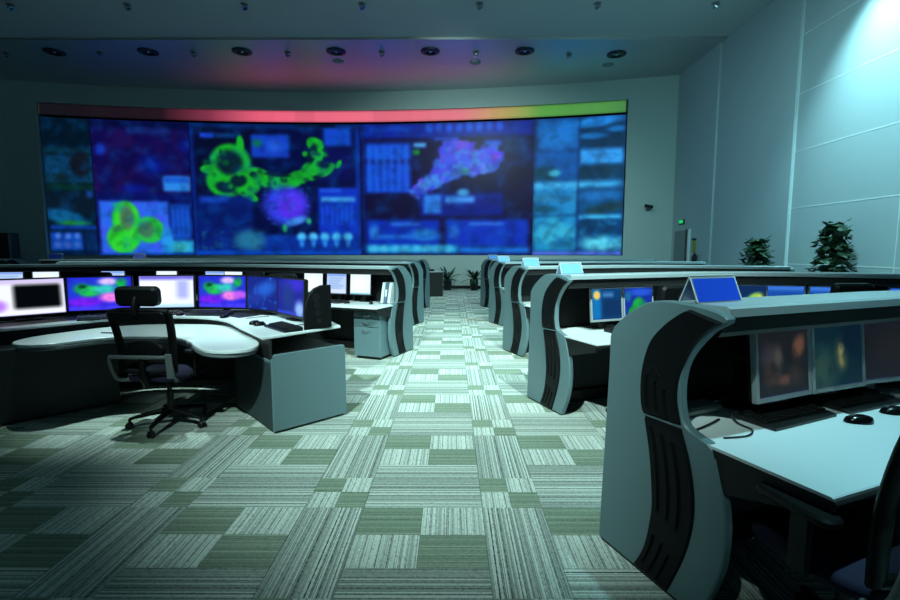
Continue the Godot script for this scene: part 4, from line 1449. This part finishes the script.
	var cx := Transform3D(Basis(Vector3(e.x, 0, e.y), Vector3.UP, Vector3(inn.x, 0, inn.y)), Vector3(A.x, 0.812, A.y) + Vector3(inn.x, 0, inn.y) * 0.12 + Vector3(e.x, 0, e.y) * 0.36)
	prism(ck, PackedVector2Array(v2([0.0, 0.0, 0.26, 0.0, 0.26, 0.385, 0.17, 0.385, 0.10, 0.36, 0.05, 0.315, 0.015, 0.25, 0.0, 0.16])), 0.04, cx, 0.006)
	var cheek := part(t, "cheek_plate", ck, M.vent_black)
	for i in 4:
		var hl := S()
		lathe(hl, [Vector2(0.001, 0.0005), Vector2(0.03, 0.0005), Vector2(0.03, 0.003), Vector2(0.036, 0.003), Vector2(0.037, 0.0)], 16, cx * Transform3D(Basis(Vector3.RIGHT, -PI / 2), Vector3(0.11 + i * 0.008, 0.28 - i * 0.07, -0.001)) * Transform3D(Basis.from_scale(Vector3.ONE * (1.0 - i * 0.1)), Vector3.ZERO))
		part(cheek, "round_hole", hl, M.key_black)
	# monitors round the ring
	var ms := [
		[-4.20, -4.72, 48.0, "black_window", "wide black monitor showing a black window on a white page"],
		[-3.78, -5.13, 24.0, "storm_map", "wide monitor showing a coloured storm map, beside the white document screen"],
		[-3.20, -5.36, 8.0, "document", "wide monitor with a bright white document, behind the office chair"],
		[-2.58, -5.37, -8.0, "storm_map", "wide monitor showing a coloured storm map, beside the deep blue screen"],
		[-2.03, -5.16, -33.0, "deep_blue", "wide black monitor with a deep blue picture on the ring desk"],
		[-1.60, -4.74, -46.0, "violet_blue", "wide black monitor with violet blue picture next to the cheek plate"],
	]
	for m in ms:
		monitor("desk_monitor", m[4], 0.60, 0.385, 0.036, 3.0, M.black_plastic, 0.016, face(m[3], 1.15), place(m[0], 0.8137, m[1], m[2]), "monitors on the ring desk")
	var kb := [[-3.55, -4.85, 36.0, "keyboard below the storm map screen next to the document"], [-2.62, -5.14, -4.0, "keyboard below the storm map screen beside the deep blue one"], [-1.50, -4.21, -48.3, "keyboard in front of the violet blue screen on the ring desk"], [-3.22, -5.17, 6.0, "keyboard in front of the white document screen"]]
	for k in kb: keyboard("black " + k[3], place(k[0], 0.8137, k[1], k[2]), "keyboards on the ring desk")
	for q in [[-1.86, -4.48, -30.0, "small black mouse paired with another near the deep blue screen"], [-1.78, -4.40, -40.0, "small black mouse at the front of the upper worktop by the keyboard"], [-2.36, -4.93, -10.0, "black mouse below the storm map screen beside the deep blue one"], [-2.92, -5.11, 0.0, "black mouse between two keyboards below the white document screen"]]:
		mouse(q[3], place(q[0], 0.8137, q[1], q[2]), "mice on the ring desk")
	var pen := S()
	tube(pen, [Vector3(-0.06, 0.006, 0), Vector3(0.05, 0.006, 0.012), Vector3(0.062, 0.006, 0.0135)], [0.005, 0.005, 0.002], 8)
	one("pen", pen, M.purple_ink, "dark purple pen on the white lower worktop", "pen", place(-3.22, 0.735, -4.42, 0))
	for q in [[-1.36, -4.46, "thin cable lying on the upper worktop by the cheek plate", 1.0], [-2.02, -4.92, "thin cable lying below the deep blue monitor", -1.0]]:
		var cb := S()
		tube(cb, smooth_line([Vector3(-0.1, 0.004, 0.05), Vector3(-0.02, 0.004, 0.0), Vector3(0.06, 0.004, 0.03 * q[3]), Vector3(0.12, 0.004, -0.04)], 6), 0.0035, 6)
		one("cable", cb, M.cable_grey, q[2], "cable", place(q[0], 0.8137, q[1], 20))
	chair("black mesh office chair with headrest standing at the ring desk", place(-2.44, 0, -4.04, -4.0), "office chairs")

# ==================================================================== front console on the right
func build_front_station() -> void:
	var r: Dictionary = R[0]
	var ms := [[0.58, "dark_scene", "silver framed monitor with dim brownish picture on the first right console", 2.0], [0.975, "teal_scene", "silver framed monitor with dark teal picture and a pale yellow patch", -1.0],
		[1.372, "grey_idle", "silver framed monitor with plain dark grey picture beside the teal one", -4.0], [1.775, "grey_idle", "silver framed grey monitor at the far side of the plain dark grey one", -6.0]]
	for m in ms:
		monitor("console_monitor", m[2], 0.388, 0.337, 0.086, 6.0, M.silver_bezel, 0.018, face(m[1], 1.0), at_row(r, m[0], 0.50, 0.745, m[3]), "monitors on the first right console", 0.19)
	keyboard("large black keyboard below the dim brownish monitor", at_row(r, 0.60, 0.53, 0.745, 3.0), "keyboards on the first right console")
	keyboard("large black keyboard below the plain dark grey monitor", at_row(r, 1.14, 0.525, 0.745, 0.0), "keyboards on the first right console")
	mouse("glossy black mouse lying loose on the white desk, before the keyboards", at_row(r, 0.83, 0.685, 0.745, 62.0), "mice on the first right console")
	mouse("black mouse tucked against the second keyboard of the first right console", at_row(r, 1.12, 0.675, 0.745, 58.0), "mice on the first right console")
	var bxs := S()
	box(bxs, Transform3D(Basis(), Vector3(0, 0.019, 0)), Vector3(0.26, 0.036, 0.11), 0.008)
	box(bxs, Transform3D(Basis(), Vector3(0, 0.019, 0.054)), Vector3(0.23, 0.02, 0.008), 0.002)
	one("network_switch", bxs, M.grey_box, "small grey box standing behind the first right end panel", "network box", at_row(r, 0.27, 0.31, 0.7465, 0))
	var cb := S()
	tube(cb, smooth_line([Vector3(-0.11, 0.005, 0.13), Vector3(0.0, 0.005, 0.15), Vector3(0.08, 0.005, 0.11), Vector3(0.09, 0.008, 0.04), Vector3(0.11, 0.02, 0.0), Vector3(0.13, 0.05, -0.03)], 8), 0.004, 8)
	one("cable", cb, M.cable_grey, "grey cable curling on the white desk beside the keyboard", "cable", at_row(r, 0.22, 0.47, 0.745, 0))
	var cb2 := S()
	tube(cb2, smooth_line([Vector3(-0.11, 0.005, 0.05), Vector3(-0.02, 0.005, 0.03), Vector3(0.05, 0.005, 0.01), Vector3(0.11, 0.005, -0.01)], 8), 0.005, 8)
	one("cable", cb2, M.black_plastic, "thick black cable on the desk behind the grey one", "cable", at_row(r, 0.17, 0.45, 0.7462, 0))
	tent_card("clear tent stand with bright blue card on the first right console", 0.255, 0.108, M.sign_blue, at_row(r, 0.165, 0.46, 1.288, 0), "table signs")
	chair("black chair pushed under the first right console", place(1.40, 0, -1.60, 13.0), "office chairs")

func build_other_stations() -> void:
	# second row on the right
	var r: Dictionary = R[1]
	var ms := [[0.56, "console_panel", "silver monitor with yellow square on blue, second right console"], [0.945, "green_map", "silver monitor with green map, second right console"],
		[2.50, "radar_streak", "silver monitor with yellow green streak, second right console"], [2.93, "plain_blue", "silver monitor with plain blue picture, second right console"], [3.36, "plain_blue", "silver monitor with blue picture half behind a headrest, second right console"],
		[4.0, "bright_blue", "silver monitor with bright blue picture at the end of the second right console"]]
	for m in ms:
		monitor("console_monitor", m[2], 0.375, 0.325, 0.085, 6.0, M.silver_bezel, 0.016, face(m[1], 1.0), at_row(r, m[0], 0.50, 0.745, 0), "monitors on the second right console", 0.19)
	keyboard("black keyboard below the yellow square screen", at_row(r, 0.70, 0.66, 0.745, 0), "keyboards on the second right console")
	tent_card("clear tent stand with pale blue card on the second right console", 0.24, 0.10, M.sign_pale_blue, at_row(r, 0.19, 0.42, 1.288, 0), "table signs")
	chair("black chair with its headrest showing before the green map screen", place(1.74, 0, -4.20, 18.0), "office chairs")
	chair("black chair with its headrest before the plain blue screens", place(3.42, 0, -4.42, 2.0), "office chairs")
	var ord := ["third", "fourth", "fifth"]
	for i in 3:
		tent_card("clear tent stand with pale blue card on the %s right console" % ord[i], 0.25, 0.11, M.sign_pale_blue, at_row(R[2 + i], [0.22, 0.12, 0.16][i], 0.42, 1.288, 0), "table signs")
	# first long row on the left
	var l: Dictionary = L[0]
	var ls := [[0.63, "white_page", "monitor with blank white page nearest the wavy end panel, first long row"], [1.05, "pale_form", "monitor with pale blue form beside the blank white page, first long row"], [1.475, "white_page", "monitor with white page partly behind the cheek plate"]]
	for m in ls:
		monitor("console_monitor", m[2], 0.375, 0.33, 0.10, 4.0, M.black_plastic, 0.014, face(m[1], 1.05), at_row(l, m[0], 0.46, 0.745, 0), "monitors on the first long left row", 0.16)
	for q in [[-3.22, "grey_idle", "dark idle monitor top showing above the deep blue screen, first long row"], [-3.60, "white_page", "white monitor top above the storm map beside the deep blue screen"],
			[-4.0, "pale_form", "pale blue monitor top above the storm map beside the deep blue screen"], [-4.88, "white_page", "white monitor top showing above the white document screen"],
			[-5.72, "pale_form", "pale blue monitor top above the storm map screen next to the document"], [-6.68, "white_page", "white monitor top showing above the black window screen"], [-7.10, "pale_form", "narrow pale blue monitor top beside the white one above the black window screen"]]:
		monitor("console_monitor", q[2], 0.375, 0.33, 0.10, 4.0, M.silver_bezel, 0.012, face(q[1], 1.05), at_row(l, t_of_x(l, q[0], 0.46), 0.46, 0.745, 0), "monitors on the first long left row", 0.16)
	keyboard("black keyboard below the pale blue form, first long row", at_row(l, 1.05, 0.64, 0.745, 0), "keyboards on the long left rows")
	mouse("black mouse on the first long row below the pale form", at_row(l, 0.74, 0.66, 0.745, 0), "mice on the long left rows")
	mouse("black mouse on the first long row before the binders", at_row(l, 0.36, 0.62, 0.745, 30.0), "mice on the long left rows")
	for i in 3:
		var st := S()
		box(st, Transform3D(Basis(Vector3(0, 0, 1), -0.16), Vector3(0, 0.152, 0)), Vector3(0.045, 0.30, 0.22), 0.005)
		var rd := S()
		box(rd, Transform3D(Basis(Vector3(0, 0, 1), -0.16), Vector3(0.0, 0.152, 0.111)), Vector3(0.03, 0.10, 0.002), 0.0)
		var b := thing("ring_binder", ["white ring binder leaning at the end panel, first long row", "blue grey ring binder leaning between two white ones", "white ring binder leaning, farther from the end panel"][i], "binder", at_row(l, 0.11 + i * 0.055, 0.42, 0.75, 0), "binders on the first long left row")
		part(b, "cover", st, [M.binder_white, M.binder_blue, M.binder_white][i])
		part(b, "spine_label", rd, M.paper)
	# drawer pedestal under the first long row
	var ped := thing("drawer_pedestal", "grey three-drawer pedestal under the end of the first long row", "cabinet", at_row(l, 0.28, 0.59, 0.0, 0))
	part(ped, "body", bx(-0.21, 0.21, 0.04, 0.67, -0.28, 0.27, 0.006), M.console_grey)
	part(ped, "plinth", bx(-0.19, 0.19, 0.0, 0.041, -0.26, 0.24, 0.0), M.black_panel)
	for d in [[0.565, 0.667], [0.455, 0.56], [0.045, 0.45]]:
		var dr := part(ped, "drawer", bx(-0.205, 0.205, d[0], d[1], 0.27, 0.29, 0.005), M.console_grey)
		var hd := S()
		tube(hd, smooth_line([Vector3(-0.06, d[1] - 0.045, 0.29), Vector3(-0.045, d[1] - 0.052, 0.312), Vector3(0, d[1] - 0.056, 0.318), Vector3(0.045, d[1] - 0.052, 0.312), Vector3(0.06, d[1] - 0.045, 0.29)], 4), 0.006, 8)
		tag(part(dr, "handle", hd, M.chrome), "chrome bow handle")
	chair("black chair at the first long row, its headrest above the deep blue screens", place(-2.12, 0, -6.2, 6.0), "office chairs")
	chair("black chair at the first long row, behind the storm map screen by the document", place(-4.62, 0, -6.55, 0.0), "office chairs")
	# little blue signs on the long rows
	tent_card("small blue sign on the third long row near its left end", 0.30, 0.14, M.sign_blue, at_row(L[2], t_of_x(L[2], -10.6, 0.42), 0.42, 1.288, 0), "table signs")
	tent_card("small blue sign on the third long row, nearer its middle", 0.30, 0.14, M.sign_blue, at_row(L[2], t_of_x(L[2], -8.8, 0.42), 0.42, 1.288, 0), "table signs")

# ==================================================================== plants
func strap_plant(label: String, at: Vector3, sd: int) -> void:
	var r := RandomNumberGenerator.new()
	r.seed = sd
	var t := thing("potted_plant", label, "plant", Transform3D(Basis(), at), "floor plants at the end of the aisle")
	var pot := S()
	lathe(pot, [Vector2(0.001, 0.0), Vector2(0.14, 0.0), Vector2(0.17, 0.40), Vector2(0.175, 0.42), Vector2(0.155, 0.42), Vector2(0.15, 0.38), Vector2(0.001, 0.38)], 20)
	part(t, "pot", pot, M.pot_black)
	var st := S()
	tube(st, [Vector3(0, 0.33, 0), Vector3(0.01, 0.48, 0.01)], 0.025, 8)
	part(t, "stem", st, M.stem_brown)
	for k in 30:
		var a := TAU * k / 30.0 * 2.4 + r.randf() * 0.4
		var up := r.randf_range(0.12, 0.8)
		var ln := r.randf_range(0.55, 0.85)
		var d := Vector3(cos(a), 0, sin(a))
		var side := Vector3(-d.z, 0, d.x)
		var lf := S()
		lf.set_smooth_group(1)
		var prev := []
		for i in 7:
			var f := i / 6.0
			var p := Vector3(0, 0.42, 0) + d * ln * (1 - up * 0.6) * f + Vector3.UP * (ln * up * f - 0.22 * f * f * (1.3 - up))
			var w := 0.055 * sin(PI * clampf(f * 0.86 + 0.12, 0, 1))
			var row := [p - side * w, p + Vector3.UP * -0.006, p + side * w]
			if i > 0:
				quad(lf, prev[0], row[0], row[1], prev[1]); quad(lf, prev[1], row[1], row[2], prev[2])
			prev = row
		part(t, "leaf", lf, M.leaf_green if k % 3 else M.leaf_dark)

func totem_plant(label: String, at: Vector3, height: float, sd: int) -> void:
	var r := RandomNumberGenerator.new()
	r.seed = sd
	var t := thing("climbing_plant", label, "plant", Transform3D(Basis(), at), "climbing plants along the right wall")
	var pot := S()
	lathe(pot, [Vector2(0.001, 0.0), Vector2(0.17, 0.0), Vector2(0.22, 0.34), Vector2(0.225, 0.37), Vector2(0.2, 0.37), Vector2(0.19, 0.33), Vector2(0.001, 0.33)], 20)
	part(t, "pot", pot, M.pot_black)
	var pole := S()
	tube(pole, [Vector3(0, 0.3, 0), Vector3(0, height - 0.15, 0)], 0.04, 10)
	part(t, "moss_pole", pole, M.stem_brown)
	for dark in 2:
		var lf := S()
		for k in 190:
			var f := r.randf()
			var y := lerpf(0.42, height, f)
			var rad := (0.36 - 0.22 * f * f) * r.randf_range(0.5, 1.0)
			var a := r.randf() * TAU
			var d := Vector3(cos(a), 0, sin(a))
			var side := Vector3(-d.z, 0, d.x)
			var s := r.randf_range(0.10, 0.17)
			var p := Vector3(0, y, 0) + d * rad
			var tip := (d * 0.55 + Vector3.DOWN * r.randf_range(-0.4, 1.0) + side * r.randf_range(-0.8, 0.8)).normalized()
			var nrm := tip.cross(side).normalized()
			side = nrm.cross(tip).normalized()
			var c0 := p - tip * s * 0.1
			var l0 := p + side * s * 0.62 + tip * s * 0.25 + nrm * s * 0.12
			var r0 := p - side * s * 0.62 + tip * s * 0.25 + nrm * s * 0.12
			var l1 := p + side * s * 0.42 + tip * s * 0.75 + nrm * s * 0.05
			var r1 := p - side * s * 0.42 + tip * s * 0.75 + nrm * s * 0.05
			var md := p + tip * s * 0.5
			var e := p + tip * s * 1.25 - nrm * s * 0.12
			for tr in [[c0, l0, md], [l0, l1, md], [l1, e, md], [e, r1, md], [r1, r0, md], [r0, c0, md]]: tri(lf, tr[0], tr[1], tr[2])
		part(t, "foliage", lf, M.leaf_dark if dark else M.leaf_green).set_meta("kind", "stuff")

func build_plants() -> void:
	strap_plant("strap-leaved plant in black pot by the curved wall, next to the small dark cabinet", Vector3(-0.17, 0, -18.45), 3)
	strap_plant("strap-leaved plant in black pot by the curved wall, farther from the small dark cabinet", Vector3(0.85, 0, -18.4), 8)
	totem_plant("tall bushy climbing plant by the panelled right wall", Vector3(7.55, 0, -9.6), 2.08, 12)
	totem_plant("shorter bushy climbing plant by the plain part of the right wall", Vector3(7.5, 0, -11.9), 1.8, 22)

# ==================================================================== things on and by the walls
func build_wall_things() -> void:
	# door, exit sign, notice and fire equipment on the far end of the right wall
	var d := structure("door_1")
	tag(d, "grey door standing ajar at the far end of the right wall")
	part(d, "door_leaf", bx(7.99, 8.028, 0.0, 2.2, -17.42, -16.62, 0.004), M.door_grey)
	var jb := part(d, "door_frame", bx(7.985, 8.035, 0.0, 2.24, -16.62, -16.42, 0.004), M.door_brown)
	part(jb, "jamb_strip", bx(7.97, 8.035, 0.0, 2.24, -16.42, -16.33, 0.004), M.joint_strip)
	part(d, "handle", bx(7.955, 7.99, 1.0, 1.03, -16.78, -16.68, 0.004), M.chrome)
	var ex := thing("exit_sign", "small lit green exit sign above the grey door", "exit sign", place(8.03, 2.42, -16.95, -90))
	part(ex, "housing", bx(-0.16, 0.16, 0.0, 0.17, 0.0, 0.05, 0.006), M.black_plastic)
	part(ex, "lit_face", bx(-0.14, 0.14, 0.04, 0.155, 0.05, 0.054, 0.0), glow("exit_green", Color(0.05, 0.85, 0.42), 0.9))
	var man := S()       # running figure and arrow
	box(man, Transform3D(Basis(Vector3(0, 0, 1), 0.3), Vector3(-0.05, 0.10, 0.055)), Vector3(0.018, 0.05, 0.002), 0.0)
	box(man, Transform3D(Basis(Vector3(0, 0, 1), -0.7), Vector3(-0.04, 0.068, 0.055)), Vector3(0.012, 0.045, 0.002), 0.0)
	box(man, Transform3D(Basis(Vector3(0, 0, 1), 0.9), Vector3(-0.066, 0.07, 0.055)), Vector3(0.012, 0.045, 0.002), 0.0)
	box(man, Transform3D(Basis(), Vector3(0.06, 0.095, 0.055)), Vector3(0.07, 0.012, 0.002), 0.0)
	part(ex, "pictogram", man, M.print_white)
	var nt := thing("wall_notice", "yellowish notice with a dark header on the wall beside the door", "notice", place(8.03, 1.45, -16.05, -90))
	part(nt, "sheet", bx(-0.13, 0.13, 0.0, 0.46, 0.0, 0.012, 0.003), M.notice_yellow)
	part(nt, "header", bx(-0.15, 0.15, 0.40, 0.47, 0.012, 0.018, 0.002), M.black_panel)
	var fe := thing("fire_extinguisher", "dark fire extinguisher hanging on the wall below the notice", "fire extinguisher", place(7.95, 1.02, -15.85, -90))
	var fb := S()
	lathe(fb, [Vector2(0.001, 0.0), Vector2(0.075, 0.0), Vector2(0.08, 0.02), Vector2(0.08, 0.30), Vector2(0.06, 0.35), Vector2(0.025, 0.38), Vector2(0.025, 0.41), Vector2(0.001, 0.41)], 18)
	part(fe, "cylinder", fb, M.red_paint)
	var hs := S()
	tube(hs, smooth_line([Vector3(0.02, 0.39, 0), Vector3(0.10, 0.38, 0.02), Vector3(0.12, 0.28, 0.02), Vector3(0.10, 0.12, 0.03)], 5), 0.012, 8)
	box(hs, Transform3D(Basis(), Vector3(-0.03, 0.42, 0)), Vector3(0.12, 0.02, 0.02), 0.004)
	part(fe, "hose_and_handle", hs, M.black_plastic)
	# camera on the curved wall
	var cw := arc_point(0.2577, 3.04)
	var cm := thing("wall_camera", "small dark camera on a bracket right of the video wall", "camera", place(cw.x, cw.y, cw.z, -15))
	var br := S()
	box(br, Transform3D(Basis(), Vector3(0, 0.0, 0.015)), Vector3(0.14, 0.14, 0.03), 0.01)
	tube(br, [Vector3(0, 0.0, 0.02), Vector3(0, -0.03, 0.12), Vector3(0, 0.03, 0.17)], 0.022, 8)
	part(cm, "bracket", br, M.silver_paint)
	var cbody := S()
	box(cbody, Transform3D(Basis(Vector3.UP, 0.9) * Basis(Vector3.RIGHT, 0.25), Vector3(0.0, 0.08, 0.2)), Vector3(0.12, 0.11, 0.30), 0.02)
	part(cm, "camera_body", cbody, M.black_plastic)
	# loudspeaker at the far left
	var sp := thing("loudspeaker", "tall dark loudspeaker cabinet against the curved wall, left of the video wall", "loudspeaker", place(-16.35, 0, -17.35, 18))
	part(sp, "cabinet", bx(-0.5, 0.5, 0.0, 2.15, -0.3, 0.3, 0.02), M.dark_grey_panel)
	part(sp, "grille", bx(-0.44, 0.40, 0.1, 2.08, 0.3, 0.315, 0.004), M.black_panel)
	part(sp, "corner_strip", bx(0.44, 0.5, 0.03, 2.12, 0.3, 0.312, 0.004), M.grey_box)
	# small cabinet at the far end of the aisle
	var sc := thing("side_cabinet", "small dark cabinet with pale top at the far end of the aisle", "cabinet", place(-0.62, 0, -16.05, 12))
	part(sc, "body", bx(-0.28, 0.28, 0.03, 0.80, -0.25, 0.25, 0.006), M.dark_grey_panel)
	part(sc, "top", bx(-0.32, 0.32, 0.80, 0.83, -0.28, 0.28, 0.006), M.shelf_grey)
	part(sc, "plinth", bx(-0.26, 0.26, 0.0, 0.031, -0.23, 0.23, 0.0), M.black_panel)
	part(sc, "door", bx(-0.26, 0.26, 0.05, 0.78, 0.25, 0.268, 0.004), M.black_panel)
	var tb := thing("telephone", "small dark telephone on the small cabinet at the far end of the aisle", "telephone", place(-0.70, 0.83, -16.05, 12))
	part(tb, "base", bx(-0.10, 0.10, 0.001, 0.07, -0.10, 0.10, 0.015), M.black_plastic)
	var hn := S()
	tube(hn, smooth_line([Vector3(-0.07, 0.09, -0.09), Vector3(-0.07, 0.12, -0.05), Vector3(-0.07, 0.12, 0.05), Vector3(-0.07, 0.09, 0.09)], 4), [0.024, 0.022, 0.02, 0.018, 0.016, 0.016, 0.016, 0.016, 0.018, 0.02, 0.022, 0.023, 0.024], 8)
	part(tb, "handset", hn, M.black_plastic)
